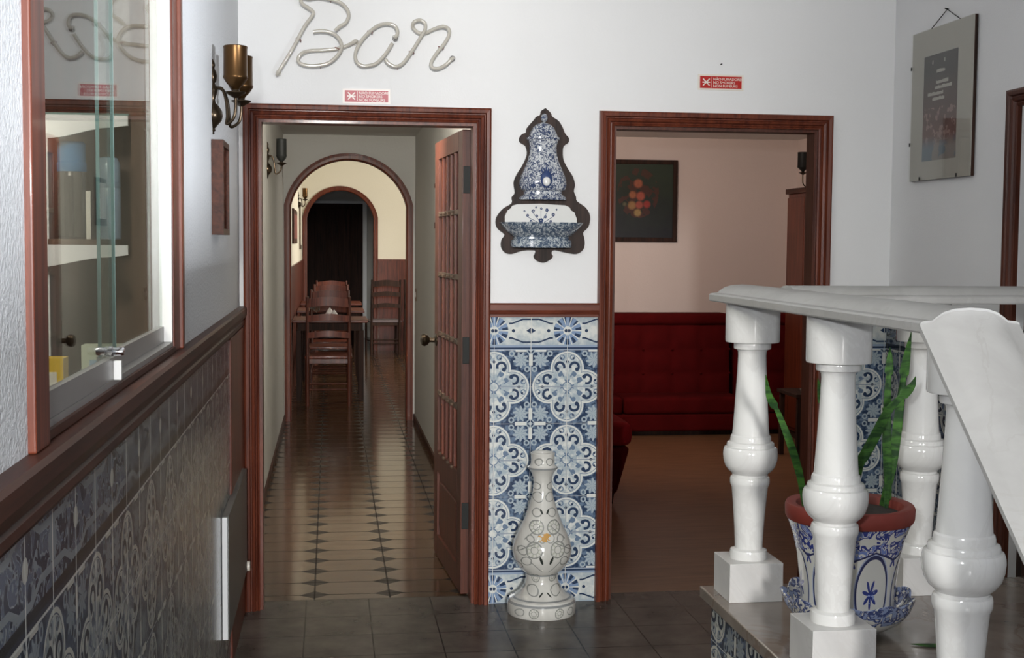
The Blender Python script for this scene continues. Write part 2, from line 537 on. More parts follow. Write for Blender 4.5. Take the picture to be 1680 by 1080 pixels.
def saucer_mat():
    m = Mat('painted_saucer_glaze', 0.14, 0.3)
    n2 = m.noise(44, 2, 0.5, None, 1.6)
    W = (0.62, 0.61, 0.56)
    band = m.z.gt(0.040)
    r = hyp(m.x, m.y)
    bt = m.mix(abs(n2 - 0.5).lt(0.055), W, (0.05, 0.07, 0.18))
    bt = m.mix(n2.gt(0.56), bt, (0.24, 0.30, 0.48))
    c = m.mix(band, W, bt)
    m.base(c)
    return m.m


MT['vase'] = vase_mat()
MT['pot'] = pot_mat()
MT['saucer'] = saucer_mat()


def leaf_mat():
    m = Mat('snake_plant_leaf', 0.55, spec=0.2)
    n = m.noise(3.0, 4, 0.6, m.mapped(5, 5, 22), 0.8)
    c = m.mix((n - 0.42) * 5.0, (0.010, 0.038, 0.008), (0.045, 0.13, 0.018))
    m.base(c)
    return m.m


MT['leaf'] = leaf_mat()


def painting_mat():
    m = Mat('flower_painting', 0.4)
    cx, cz = 1.66, 1.78
    c = m.mix((m.z - 1.55) * 2.0 + (m.noise(6, 3) - 0.5), (0.012, 0.014, 0.018), (0.030, 0.045, 0.030))
    c = m.mix((hyp((m.x - 1.79) / 0.17, (m.z - 1.88) / 0.2)).lt(1.0) * m.noise(14, 3).gt(0.50) * 0.6, c, (0.10, 0.028, 0.02))
    k = 0
    for (x, z, r, col) in ((1.79, 1.955, 0.042, (0.42, 0.13, 0.07)), (1.745, 1.865, 0.036, (0.42, 0.15, 0.07)),
                           (1.81, 1.855, 0.042, (0.46, 0.11, 0.07)), (1.74, 1.78, 0.04, (0.40, 0.22, 0.09)),
                           (1.80, 1.785, 0.038, (0.42, 0.10, 0.07)), (1.862, 1.79, 0.036, (0.40, 0.05, 0.04)),
                           (1.787, 1.722, 0.036, (0.42, 0.28, 0.11)), (1.68, 1.79, 0.022, (0.16, 0.15, 0.08))):
        d = hyp(m.x - x, m.z - z)
        c = m.mix((r - d) * 60.0, c, m.mix(m.noise(60, 3), tuple(q * 0.6 for q in col), col))
    m.base(c)
    return m.m


def poster_mat():
    m = Mat('poster_print', 0.5)
    t = (m.z - 1.80) / 0.405
    n = m.noise(12, 4, 0.6)
    n2 = m.noise(26, 3, 0.6)
    c = m.mix(t * 1.6 - 0.35, (0.12, 0.050, 0.042), (0.030, 0.026, 0.026))
    c = m.mix(t.lt(0.5) * n2.gt(0.55) * 0.7, c, (0.30, 0.20, 0.18))
    c = m.mix((0.24 - t) * 8.0, c, m.mix(n.gt(0.5), (0.12, 0.16, 0.20), (0.22, 0.20, 0.19)))
    m.base(c)
    return m.m


MT['painting'] = painting_mat()
MT['poster'] = poster_mat()


# ------------------------------------------------------------------ mesh helpers
def bm_new(): return bmesh.new()


def box(bm, x0, x1, y0, y1, z0, z1, bev=0.0):
    t = bmesh.new()
    v = [t.verts.new(p) for p in ((x0, y0, z0), (x1, y0, z0), (x1, y1, z0), (x0, y1, z0), (x0, y0, z1), (x1, y0, z1), (x1, y1, z1), (x0, y1, z1))]
    for f in ((0, 3, 2, 1), (4, 5, 6, 7), (0, 1, 5, 4), (1, 2, 6, 5), (2, 3, 7, 6), (3, 0, 4, 7)):
        t.faces.new([v[i] for i in f])
    if bev:
        bmesh.ops.bevel(t, geom=list(t.edges), offset=bev, segments=3, affect='EDGES', profile=0.6)
    merge(bm, t)
    return bm


def merge(bm, t, mat=None):
    if mat is not None:
        bmesh.ops.transform(t, matrix=mat, verts=t.verts)
    me = bpy.data.meshes.new('tmp')
    t.to_mesh(me)
    t.free()
    bm.from_mesh(me)
    bpy.data.meshes.remove(me)


def lathe(bm, prof, cx=0, cy=0, n=48, sx=1.0, sy=1.0, a0=0.0, a1=2 * PI, wave=None):
    full = abs(a1 - a0 - 2 * PI) < 1e-6
    cnt = n if full else n + 1
    rings = []
    for k, (r, z) in enumerate(prof):
        ring = []
        for i in range(cnt):
            a = a0 + (a1 - a0) * i / n
            rr, zz = r, z
            if wave:
                rr, zz = wave(k, r, z, a)
            ring.append(bm.verts.new((cx + rr * sx * math.cos(a), cy + rr * sy * math.sin(a), zz)))
        rings.append(ring)
    for j in range(len(rings) - 1):
        for i in range(n):
            i2 = (i + 1) % cnt
            bm.faces.new((rings[j][i], rings[j][i2], rings[j + 1][i2], rings[j + 1][i]))
    for ring, fl in ((rings[0], True), (rings[-1], False)):
        if full:
            bm.faces.new(ring[::-1] if fl else ring)
        else:
            bm.faces.new(ring)
    return bm


def catmull(pts, sub=6):
    P = [Vector(p) for p in pts]
    P = [P[0] * 2 - P[1]] + P + [P[-1] * 2 - P[-2]]
    out = []
    for i in range(1, len(P) - 2):
        for k in range(sub):
            t = k / sub
            a, b, c, d = P[i - 1], P[i], P[i + 1], P[i + 2]
            out.append(0.5 * ((2 * b) + (c - a) * t + (2 * a - 5 * b + 4 * c - d) * t * t + (3 * b - a - 3 * c + d) * t ** 3))
    out.append(P[-2])
    return out


def tube(bm, pts, r, n=10, smooth=0):
    P = catmull(pts, smooth) if smooth else [Vector(p) for p in pts]
    R = r if callable(r) else (lambda t: r)
    rings = []
    ref = None
    for i, p in enumerate(P):
        d = (P[min(i + 1, len(P) - 1)] - P[max(i - 1, 0)]).normalized()
        if ref is None:
            ref = Vector((0, 0, 1)) if abs(d.z) < 0.9 else Vector((1, 0, 0))
        s = d.cross(ref).normalized()
        u = s.cross(d).normalized()
        ref = u
        rr = R(i / (len(P) - 1))
        rings.append([bm.verts.new(p + rr * (math.cos(2 * PI * k / n) * s + math.sin(2 * PI * k / n) * u)) for k in range(n)])
    for j in range(len(rings) - 1):
        for k in range(n):
            bm.faces.new((rings[j][k], rings[j][(k + 1) % n], rings[j + 1][(k + 1) % n], rings[j + 1][k]))
    bm.faces.new(rings[0][::-1])
    bm.faces.new(rings[-1])
    return bm


def prism(bm, poly, y0, y1, plane='xz'):
    """poly in the given plane, thick from y0 to y1 along the third axis"""
    def P(a, b, t):
        return {'xz': (a, t, b), 'yz': (t, a, b), 'xy': (a, b, t)}[plane]
    t = bmesh.new()
    A = [t.verts.new(P(a, b, y0)) for a, b in poly]
    B = [t.verts.new(P(a, b, y1)) for a, b in poly]
    t.faces.new(A)
    t.faces.new(B[::-1])
    for i in range(len(poly)):
        j = (i + 1) % len(poly)
        t.faces.new((A[i], B[i], B[j], A[j]))
    bmesh.ops.recalc_face_normals(t, faces=t.faces)
    merge(bm, t)
    return bm


def sweep(bm, paths, close=False):
    """paths: one polyline per profile point, skinned together"""
    R = [[bm.verts.new(p) for p in path] for path in paths]
    m = len(R)
    for j in range(m if close else m - 1):
        a, b = R[j], R[(j + 1) % m]
        for i in range(len(a) - 1):
            bm.faces.new((a[i], a[i + 1], b[i + 1], b[i]))
    if close:
        bm.faces.new([r[0] for r in R][::-1])
        bm.faces.new([r[-1] for r in R])
    return bm


def obj(name, bm, mat, parent=None, smooth=False, loc=None, auto=None):
    bmesh.ops.recalc_face_normals(bm, faces=bm.faces)
    me = bpy.data.meshes.new(name)
    bm.to_mesh(me)
    bm.free()
    me.materials.append(MT[mat] if isinstance(mat, str) else mat)
    if smooth:
        for p in me.polygons:
            p.use_smooth = True
        me.set_sharp_from_angle(angle=math.radians(auto or 38))
    o = bpy.data.objects.new(name, me)
    C.objects.link(o)
    if loc:
        o.location = loc
    if parent:
        o.parent = parent
    return o


def tag(o, label, cat, group=None, kind=None):
    o['label'] = label
    o['category'] = cat
    if group:
        o['group'] = group
    if kind:
        o['kind'] = kind
    return o


def thing(name, label, cat, loc=(0, 0, 0), rz=0.0, group=None):
    o = bpy.data.objects.new(name, None)
    o.empty_display_size = 0.1
    C.objects.link(o)
    o.location = loc
    o.rotation_euler = (0, 0, rz)
    return tag(o, label, cat, group)


def struct(name, bm, mat, parent=None, **k):
    o = obj(name, bm, mat, parent, **k)
    if parent is None:
        o['kind'] = 'structure'
    return o


def copy_tree(o, parent=None):
    c = o.copy()
    C.objects.link(c)
    if parent:
        c.parent = parent
    for ch in list(o.children):
        copy_tree(ch, c)
    return c


def B(*boxes, bev=0.0):
    bm = bm_new()
    for b in boxes:
        box(bm, *b, bev=bev)
    return bm


def text_mesh(name, body, size, mat, parent, origin, plane='xz', extrude=0.0005):
    cu = bpy.data.curves.new('txt', 'FONT')
    cu.body = body
    cu.size = size
    cu.extrude = extrude
    t = bpy.data.objects.new('txt', cu)
    C.objects.link(t)
    dg = bpy.context.evaluated_depsgraph_get()
    me = bpy.data.meshes.new_from_object(t.evaluated_get(dg))
    bpy.data.objects.remove(t)
    me.name = name
    me.transform(Matrix.Rotation(PI / 2, 4, 'X'))
    me.transform(Matrix.Translation(origin))
    me.materials.clear()
    me.materials.append(MT[mat])
    o = bpy.data.objects.new(name, me)
    C.objects.link(o)
    o.parent = parent
    return o


# ------------------------------------------------------------------ dimensions
XL, XR, YR, ZC = -1.007, 1.6685, -9.0, 3.1
D1L, D1R, D2L, D2R, DT = -0.932, -0.076, 0.482, 1.341, 1.945
WT = 0.10                        # back wall thickness
CL, CR, CZ, YA = -1.03, 0.035, 2.335, 5.62
RAIL0, RAIL1 = 1.179, 1.227

# ------------------------------------------------------------------ shell of the lobby
struct('wall_back', B((XL - .12, D1L, 0, WT, 0, ZC), (D1L, D1R, 0, WT, DT, ZC), (D1R, D2L, 0, WT, 0, ZC), (D2L, D2R, 0, WT, DT, ZC), (D2R, XR + .1, 0, WT, 0, ZC)), 'wall')
WY0, WY1, WZ0, WZ1 = -3.60, -2.205, 1.2155, 2.30
WYR = -2.09          # opening of the reception window in the left wall
struct('wall_left', B((XL - .10, XL, YR, WY0, 0, ZC), (XL - .10, XL, WYR, 0, 0, ZC), (XL - .10, XL, WY0, WYR, 0, WZ0), (XL - .10, XL, WY0, WYR, WZ1, ZC)), 'stucco')
struct('wall_right', B((XR, XR + .1, -1.045, 0, 0, ZC), (XR, XR + .1, -1.84, -1.045, 1.945, ZC), (XR, XR + .1, -4.2, -1.84, 0, ZC),
                       (XR, XR + .1, -5.9, -4.2, 0, 1.31), (XR, XR + .1, -5.9, -4.2, 2.6, ZC), (XR, XR + .1, YR, -5.9, 0, ZC)), 'wall')
struct('wall_rear', B((XL - .1, -0.95, YR - .12, YR, 0, ZC), (-0.22, XR + .1, YR - .12, YR, 0, ZC), (-0.95, -0.22, YR - .12, YR, 2.95, ZC)), 'wall')  # unseen; doorway kept narrow to dim the light towards the right
struct('ceiling_lobby', B((XL - .1, XR + .1, YR, WT, ZC, ZC + .1)), 'ceil')
struct('floor_lobby', B((XL, XR, YR - .6, 0.0, -0.08, 0), (D1L, D1R, 0, 0.125, -0.08, 0), (D2L, D2R, 0, 0.10, -0.08, 0)), 'lobby_floor')

# glazed tile dado panels, wooden dado rails
struct('trim_1', B((D1R + .058, D2L - .058, -0.010, 0.0, 0.0, RAIL0 + .004)), 'tiles_back')
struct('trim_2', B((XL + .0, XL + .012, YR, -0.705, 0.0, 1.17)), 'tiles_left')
struct('trim_3', B((D2R + .064, XR - .0, -0.010, 0.0, 0.0, RAIL0 + .004)), 'tiles_back')
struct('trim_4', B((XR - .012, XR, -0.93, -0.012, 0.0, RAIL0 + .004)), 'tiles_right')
struct('trim_5', B((XL + .012, D1L - .058, -0.010, 0.0, 0.0, RAIL0 + .004)), 'tiles_back')


def rail_profile(dirn):
    # (out, z): moulded dado rail with a groove
    return [(0.0, 1.150), (0.016, 1.152), (0.021, 1.160), (0.021, 1.172), (0.017, 1.176), (0.017, 1.180), (0.026, 1.186), (0.030, 1.200), (0.030, 1.222), (0.024, 1.228), (0.0, 1.228)]


def rail_y(name, x, sgn, y0, y1, dz=0.0, sc=1.0):
    bm = bm_new()
    sweep(bm, [[(x + sgn * o * sc, y0, z + dz), (x + sgn * o * sc, y1, z + dz)] for o, z in rail_profile(0)], close=True)
    return struct(name, bm, 'frame_y')


def rail_x(name, y, x0, x1):
    bm = bm_new()
    sweep(bm, [[(x0, y - o, z + (0.024 if z < 1.17 else 0)), (x1, y - o, z + (0.024 if z < 1.17 else 0))] for o, z in rail_profile(0)], close=True)
    return struct(name, bm, 'frame_x')


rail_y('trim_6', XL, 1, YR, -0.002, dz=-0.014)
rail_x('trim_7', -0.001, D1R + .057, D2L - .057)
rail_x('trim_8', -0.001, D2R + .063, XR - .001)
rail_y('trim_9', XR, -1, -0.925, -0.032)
rail_x('trim_10', -0.001, XL + .031, D1L - .057)
# flat mahogany board that closes the tiled dado before the corner
struct('trim_11', B((XL, XL + .018, -0.703, -0.035, 0.0, 1.135), bev=0.003), 'frame')

# ------------------------------------------------------------------ architraves
PROF = [(0.0, 0.0), (0.0, 0.016), (0.006, 0.019), (0.010, 0.014), (0.014, 0.013), (0.018, 0.024), (0.027, 0.028), (0.031, 0.020), (0.034, 0.020), (0.038, 0.031), (0.050, 0.033), (0.057, 0.030), (0.060, 0.0)]


def architrave(name, x0, x1, zt, y, sgn=-1, parent=None, wide=1.0, base=0.0):
    bm = bm_new()
    sweep(bm, [[(x0 - o * wide, y + sgn * p, base), (x0 - o * wide, y + sgn * p, zt + o), (x1 + o * wide, y + sgn * p, zt + o), (x1 + o * wide, y + sgn * p, base)] for o, p in PROF], close=True)
    return obj(name, bm, 'frame', parent)


def lining(name, x0, x1, zt, y0, y1, parent, t=0.022, mat='frame'):
    return obj(name, B((x0, x0 + t, y0, y1, 0, zt), (x1 - t, x1, y0, y1, 0, zt), (x0 + t, x1 - t, y0, y1, zt - t, zt)), mat, parent)


def structure_root(name):
    o = bpy.data.objects.new(name, None)
    C.objects.link(o)
    o['kind'] = 'structure'
    return o


d1 = structure_root('door_1')
architrave('door_frame', D1L, D1R, DT, -0.0005, parent=d1)
lining('door_lining', D1L - .0, D1R + .0, DT, 0.0, WT + .012, d1, 0.012)
d2 = structure_root('door_2')
architrave('door_frame', D2L, D2R, DT, -0.0005, parent=d2)
lining('door_lining', D2L, D2R, DT, 0.0, WT - .01, d2, 0.012, 'door')
# side doorway in the right wall, closed dark leaf
d3 = structure_root('door_3')
bm = bm_new()
sweep(bm, [[(XR - p, -1.045 + o, 0), (XR - p, -1.045 + o, 1.945 + o), (XR - p, -1.84 - o, 1.945 + o), (XR - p, -1.84 - o, 0)] for o, p in PROF], close=True)
obj('door_frame', bm, 'door', d3)
bm = B((XR + .03, XR + .07, -1.84, -1.045, 0, 1.945))
for z0, z1 in ((0.2, 0.85), (1.0, 1.8)):
    for y0, y1 in ((-1.79, -1.48), (-1.40, -1.10)):
        box(bm, XR + .018, XR + .03, y0, y1, z0, z1, bev=0.004)
obj('door_panel', bm, 'darkwood', d3)
# unseen side window and entrance frame, openings shaped to steer the light
win = structure_root('window_1')
obj('window_frame', B((XR, XR + .06, -5.9, -5.85, 1.31, 2.6), (XR, XR + .06, -4.25, -4.2, 1.31, 2.6), (XR, XR + .06, -5.85, -4.25, 1.31, 1.33), (XR, XR + .06, -5.85, -4.25, 2.55, 2.6)), 'frame_y', win)  # sill set high to keep light off the lower left wall
d4 = structure_root('door_4')
obj('door_frame', B((-0.95, -0.93, YR - .1, YR - .02, 0, 2.95), (-0.24, -0.22, YR - .1, YR - .02, 0, 2.95), (-0.93, -0.24, YR - .1, YR - .02, 2.93, 2.95), (-0.93, -0.24, YR - .1, YR - .02, 0.0, 0.25)), 'white_alu', d4)

# ------------------------------------------------------------------ the door leaf standing open into the corridor
LW, LT, LH = 0.80, 0.036, 1.925
leaf = thing('glazed_door', 'dark wooden door with barred glass lights, standing open into the corridor', 'door', (-0.083, 0.128, 0.006), math.radians(93.5))
# local: x along leaf from hinge, y thickness (0..LT towards camera-left), z up
st = 0.105
rows = [0.585, 0.777, 1.062, 1.322, 1.600, 1.845]
rows = [0.50, 0.77, 1.045, 1.318, 1.592, 1.845]
obj('door_stile', B((0, st, 0, LT, 0, LH), bev=0.003), 'door', leaf)
obj('door_stile', B((LW - st, LW, 0, LT, 0, LH), bev=0.003), 'door', leaf)
obj('top_rail', B((st, LW - st, 0, LT, 1.845, LH)), 'door', leaf)
bm = B((st, LW - st, 0, LT, 0.40, 0.50), (st, LW - st, 0, LT, 0, 0.10))
obj('bottom_rail', bm, 'door', leaf)
bm = B((st, LW - st, 0.012, LT - .012, 0.10, 0.40))
box(bm, st + .05, LW - st - .05, 0.004, LT - .004, 0.14, 0.36, bev=0.006)
obj('lower_panel', bm, 'door', leaf)
obj('glass_pane', B((st, LW - st, 0.015, 0.019, 0.50, 1.845)), 'glass', leaf)
bm = bm_new()
for k in range(1, 5):
    x = st + (LW - 2 * st) * k / 5
    box(bm, x - .012, x + .012, 0.002, LT - .002, 0.50, 1.845, bev=0.003)
obj('glazing_bars', bm, 'frame', leaf)
bm = bm_new()
for z in rows[1:-1]:
    box(bm, st, LW - st, 0.000, LT, z - .011, z + .011, bev=0.003)
for z in rows[:-1]:
    for k in range(1, 5):
        x = st + (LW - 2 * st) * k / 5
        lathe(bm, [(0.0, 0)] and [(0.009, z - .006), (0.011, z), (0.009, z + .006)], x, LT + .002, 8)
obj('cross_bars', bm, 'reception_wood', leaf)
for z in (0.33, 1.02, 1.72):
    obj('hinge', B((-0.009, 0.004, -0.004, 0.032, z - .055, z + .055), bev=0.002), 'iron', leaf)
bm = bm_new()
lathe(bm, [(0.030, 0), (0.030, 0.004), (0.012, 0.010), (0.011, 0.032), (0.024, 0.042), (0.030, 0.056), (0.024, 0.070), (0.008, 0.076)], 0, 0, 24)
bmesh.ops.transform(bm, matrix=Matrix.Translation((0.735, LT, 1.01)) @ Matrix.Rotation(-PI / 2, 4, 'X'), verts=bm.verts)
obj('door_knob', bm, 'bronze', leaf, True)

# ------------------------------------------------------------------ corridor
struct('wall_corridor_left', B((CL - .1, CL, WT, YA, 0, CZ)), 'cor_wall')
struct('wall_corridor_right', B((CR, CR + .1, WT, YA, 0, CZ)), 'cor_wall')
struct('ceiling_corridor', B((CL - .1, CR + .1, WT, YA, CZ, CZ + .1)), 'ceil')
struct('floor_corridor', B((CL, CR, 0.125, YA + .12, -0.08, 0.0), (-1.03, 2.5, YA + .12, 16.0, -0.08, 0.0)), 'corridor_floor')
struct('baseboard_left', B((CL, CL + .012, WT + .02, YA - .001, 0, 0.055), bev=0.002), 'frame_y')
struct('baseboard_right', B((CR - .012, CR, WT + .02, YA - .001, 0, 0.055), bev=0.002), 'frame_y')


def arch_pts(cx, hw, zs, R, zc, n=36):
    """leg, arc, leg: inner outline of an arched opening (offset o added outwards)"""
    def f(o):
        h, r = hw + o, R + o
        a0 = math.asin(min(1, h / r))
        pts = [(cx - h, 0.0), (cx - h, zc + r * math.cos(a0))]
        for i in range(1, n):
            a = -a0 + 2 * a0 * i / n
            pts.append((cx + r * math.sin(a), zc + r * math.cos(a)))
        pts += [(cx + h, zc + r * math.cos(a0)), (cx + h, 0.0)]
        return pts
    return f


def arch_wall(name, f, x0, x1, zt, y0, y1, mat):
    inner = f(0.0)
    poly = [(x0, 0.0), (x0, zt), (x1, zt), (x1, 0.0)] + inner[::-1]
    bm = bm_new()
    # build as strips so that the concave face triangulates well
    n = len(inner)
    for y, fl in ((y0, False), (y1, True)):
        iv = [bm.verts.new((a, y, b)) for a, b in inner]
        ov = []
        for i, (a, b) in enumerate(inner):
            if i == 0 or i == n - 1:
                ov.append(bm.verts.new((x0 if i == 0 else x1, y, 0)))
            elif i == 1 or i == n - 2:
                ov.append(bm.verts.new((x0 if i == 1 else x1, y, b)))
            else:
                ov.append(bm.verts.new((a, y, zt)))
        for i in range(n - 1):
            bm.faces.new((iv[i], iv[i + 1], ov[i + 1], ov[i]))
        cl = bm.verts.new((x0, y, zt)); cr = bm.verts.new((x1, y, zt))
        bm.faces.new((ov[1], ov[2], cl)); bm.faces.new((ov[-2], ov[-3], cr))
    I = [[bm.verts.new((a, y, b)) for a, b in inner] for y in (y0, y1)]
    for i in range(n - 1):
        bm.faces.new((I[0][i], I[0][i + 1], I[1][i + 1], I[1][i]))
    bmesh.ops.remove_doubles(bm, verts=bm.verts, dist=1e-5)
    return struct(name, bm, mat)


def arch_trim(name, f, y, sgn, width=0.044, depth=0.02, back=0.12):
    prof = [(-0.010, 0.0 - back), (-0.010, 0.010), (0.0, 0.016), (width * 0.5, 0.016), (width, depth), (width, 0.0)]
    bm = bm_new()
    sweep(bm, [[(a, y + sgn * p if p > -0.01 else y - sgn * back, b) for a, b in f(o)] for o, p in prof], close=False)
    return struct(name, bm, 'frame')


A1 = arch_pts(-0.503, 0.478, 0, 0.490, 1.656)
arch_wall('wall_corridor_end', A1, CL - .1, CR + .1, 2.6, YA, YA + .12, 'cor_wall')
arch_trim('trim_12', A1, YA, -1)
A2 = arch_pts(-0.520, 0.455, 0, 0.463, 1.712)
arch_wall('wall_dining_far', A2, -1.6, 2.6, 2.75, 12.8, 12.92, 'cream')
arch_trim('trim_13', A2, 12.8, -1, 0.05)

# dining room
struct('wall_dining_left', B((-1.15, CL, YA + .12, 12.8, 0, 2.75)), 'cream')
struct('wall_dining_near', B((CR + .1, 2.6, YA, YA + .12, 0, 2.75), (CL - .12, 2.6, YA, YA + .12, 2.6, 2.75)), 'cream')
struct('wall_dining_right', B((2.5, 2.6, YA + .12, 8.0, 0, 2.75), (2.5, 2.6, 11.2, 12.8, 0, 2.75), (2.5, 2.6, 8.0, 11.2, 0, 0.9), (2.5, 2.6, 8.0, 11.2, 2.5, 2.75)), 'cream')
struct('ceiling_dining', B((-1.15, 2.6, YA + .0, 12.92, 2.75, 2.85)), 'ceil')
struct('trim_14', B((CL, CL + .02, YA + .13, 12.79, 0, 1.235), bev=0.003), 'panel')
struct('trim_15', B((-0.012, 2.5, 12.775, 12.80, 0, 1.245), (-0.012, 2.5, 12.765, 12.775, 1.215, 1.245)), 'panel')
# the dark back room behind the second arch
struct('wall_far_left', B((-1.6, -1.5, 12.92, 15.4, 0, 2.6)), 'darkwood')
struct('wall_far_right', B((0.5, 0.6, 12.92, 15.4, 0, 2.6)), 'darkwood')
bm = B((-1.5, 0.5, 15.3, 15.4, 0, 2.6))
struct('wall_far_end', bm, 'cor_wall')
struct('ceiling_far', B((-1.6, 0.6, 12.92, 15.4, 2.6, 2.7)), 'ceil')
d5 = structure_root('door_5')
bm = B((-1.25, -0.16, 15.25, 15.30, 0, 2.06))
for k in range(6):
    x = -1.22 + k * 0.18
    box(bm, x, x + .15, 15.235, 15.25, 0.12, 1.98, bev=0.004)
obj('door_panel', bm, 'darkwood', d5)
obj('door_frame', B((-0.16, -0.10, 15.20, 15.30, 0, 2.10), (-1.31, -1.25, 15.20, 15.30, 0, 2.10), (-1.25, -0.16, 15.20, 15.30, 2.06, 2.10)), 'white_paint', d5)

# ------------------------------------------------------------------ lounge
LY, LXR, LZ = 5.15, 3.12, 2.325
struct('wall_lounge_back', B((CR + .1, LXR + .1, LY, LY + .1, 0, LZ)), 'pink')
struct('wall_lounge_right', B((LXR, LXR + .1, WT, LY, 0, LZ)), 'pink')
struct('wall_lounge_front', B((XR + .1, LXR + .1, 0.0, WT, 0, LZ)), 'pink')
struct('wall_lounge_left', B((CR + .10, CR + .13, WT, LY, 0, LZ)), 'pink')
struct('ceiling_lounge', B((CR + .13, LXR, WT, LY, LZ, LZ + .1)), 'ceil')
struct('floor_lounge', B((CR + .10, LXR, 0.10, LY, -0.08, 0.0)), 'lounge_floor')
struct('baseboard_back', B((CR + .13, LXR, LY - .012, LY, 0, 0.07)), 'frame_x')


def rounded(bm, x0, x1, y0, y1, z0, z1, r):
    return box(bm, x0, x1, y0, y1, z0, z1, bev=r)


def sofa(name, label, x0, x1, yf, yb, grp):
    t = thing(name, label, 'sofa', ((x0 + x1) / 2, (yf + yb) / 2, 0), 0, grp)
    ox, oy = -(x0 + x1) / 2, -(yf + yb) / 2
    W0, W1, F, K = x0 + ox, x1 + ox, yf + oy, yb + oy
    obj('plinth', B((W0 + .03, W1 - .03, F + .05, K - .03, 0.0, 0.035)), 'darkwood', t)
    bm = bm_new()
    rounded(bm, W0, W1, F, K, 0.035, 0.17, 0.02)
    obj('base', bm, 'velvet', t, True)
    n = max(1, round((x1 - x0) / 0.78))
    for i in range(n):
        a, b = W0 + (W1 - W0) * i / n, W0 + (W1 - W0) * (i + 1) / n
        bm = bm_new()
        rounded(bm, a + .004, b - .004, F - .01, K - .24, 0.17, 0.300, 0.030)
        obj('seat_cushion', bm, 'velvet', t, True)
    # tufted backrest: a grid with dimples at the buttons
    bm = bm_new()
    nx, nz = int((x1 - x0) / 0.026), 28
    px = 0.235
    yfb = K - .24
    G = []
    for j in range(nz + 1):
        row = []
        z = 0.26 + (0.84 - 0.26) * j / nz
        for i in range(nx + 1):
            x = W0 + (W1 - W0) * i / nx
            u = (x - W0) / px
            v = (z - 0.26) / 0.19
            d = 0.022 * (abs(math.sin(PI * u)) ** 0.5) * (abs(math.sin(PI * v)) ** 0.5)
            y = yfb - d + 0.05 * j / nz
            row.append(bm.verts.new((x, y, z)))
        G.append(row)
    for j in range(nz):
        for i in range(nx):
            bm.faces.new((G[j][i], G[j][i + 1], G[j + 1][i + 1], G[j + 1][i]))
    box(bm, W0, W1, yfb + .055, K, 0.17, 0.84)
    obj('backrest', bm, 'velvet', t, True, auto=60)
    bm = bm_new()
    rounded(bm, W0 - .005, W1 + .005, yfb + .01, K + .0, 0.835, 0.925, 0.035)
    obj('back_roll', bm, 'velvet', t, True)
    for i in range(1, int((x1 - x0) / px) + 1):
        bm = bm_new()
        bmesh.ops.create_icosphere(bm, subdivisions=2, radius=0.010)
        bmesh.ops.translate(bm, vec=(W0 + i * px, yfb + .018, 0.64), verts=bm.verts)
        obj('button', bm, 'velvet', t, True)
        bm = bm_new()
        bmesh.ops.create_icosphere(bm, subdivisions=2, radius=0.010)
        bmesh.ops.translate(bm, vec=(W0 + i * px, yfb + .010, 0.45), verts=bm.verts)
        obj('button', bm, 'velvet', t, True)
    return t


sofa('sofa', 'long dark red velvet sofa with tufted back under the flower painting', 0.62, 2.50, 4.55, 5.13, 'red velvet sofas along the lounge wall')
s2 = sofa('sofa', 'shorter dark red velvet sofa in the right corner of the lounge', 2.545, 3.10, 4.56, 5.13, 'red velvet sofas along the lounge wall')

# armchair just inside the lounge, mostly hidden by the wall
t = thing('armchair', 'red velvet armchair just inside the lounge doorway at left', 'armchair', (0.635, 2.36, 0))
for (px_, py_) in ((-.28, -.36), (.28, -.36), (-.28, .36), (.28, .36)):
    bm = bm_new()
    bmesh.ops.create_cone(bm, segments=12, radius1=0.018, radius2=0.026, depth=0.06, cap_ends=True)
    bmesh.ops.translate(bm, vec=(px_, py_, 0.03), verts=bm.verts)
    obj('foot', bm, 'darkwood', t, True)
bm = bm_new()
rounded(bm, -.36, .385, -.42, .42, 0.06, 0.33, 0.03)
for v in bm.verts:
    if v.co.x > 0:
        v.co.x -= 0.075 * (0.33 - v.co.z) / 0.27
obj('base', bm, 'velvet', t, True)
bm = bm_new()
rounded(bm, -.20, .415, -.30, .30, 0.33, 0.46, 0.055)
obj('seat_cushion', bm, 'velvet2', t, True)
for s in (-1, 1):
    bm = bm_new()
    y0, y1 = (-.43, -.29) if s < 0 else (.29, .43)
    rounded(bm, -.36, .40, y0, y1, 0.33, 0.47, 0.06)
    obj('armrest', bm, 'velvet2', t, True)
bm = bm_new()
rounded(bm, -.42, -.22, -.42, .42, 0.10, 0.80, 0.06)
obj('backrest', bm, 'velvet2', t, True)

# low side table between the sofas and the doorway
t = thing('side_table', 'small dark side table beside the right end of the red sofas', 'table', (2.66, 3.45, 0))
obj('tabletop', B((-.2, .2, -.2, .2, 0.44, 0.465), bev=0.004), 'darkwood', t)
for sx in (-1, 1):
    for sy in (-1, 1):
        obj('leg', B((sx * .17 - .015, sx * .17 + .015, sy * .17 - .015, sy * .17 + .015, 0, 0.44)), 'darkwood', t)
t = tag(obj('ashtray', lathe(bm_new(), [(0.05, 0), (0.06, 0.02), (0.055, 0.02), (0.045, 0.006), (0.0005, 0.006)], 0, 0, 24), 'alu', None, True, loc=(2.60, 3.40, 0.4655)), 'small grey ashtray on the dark lounge side table', 'ashtray')

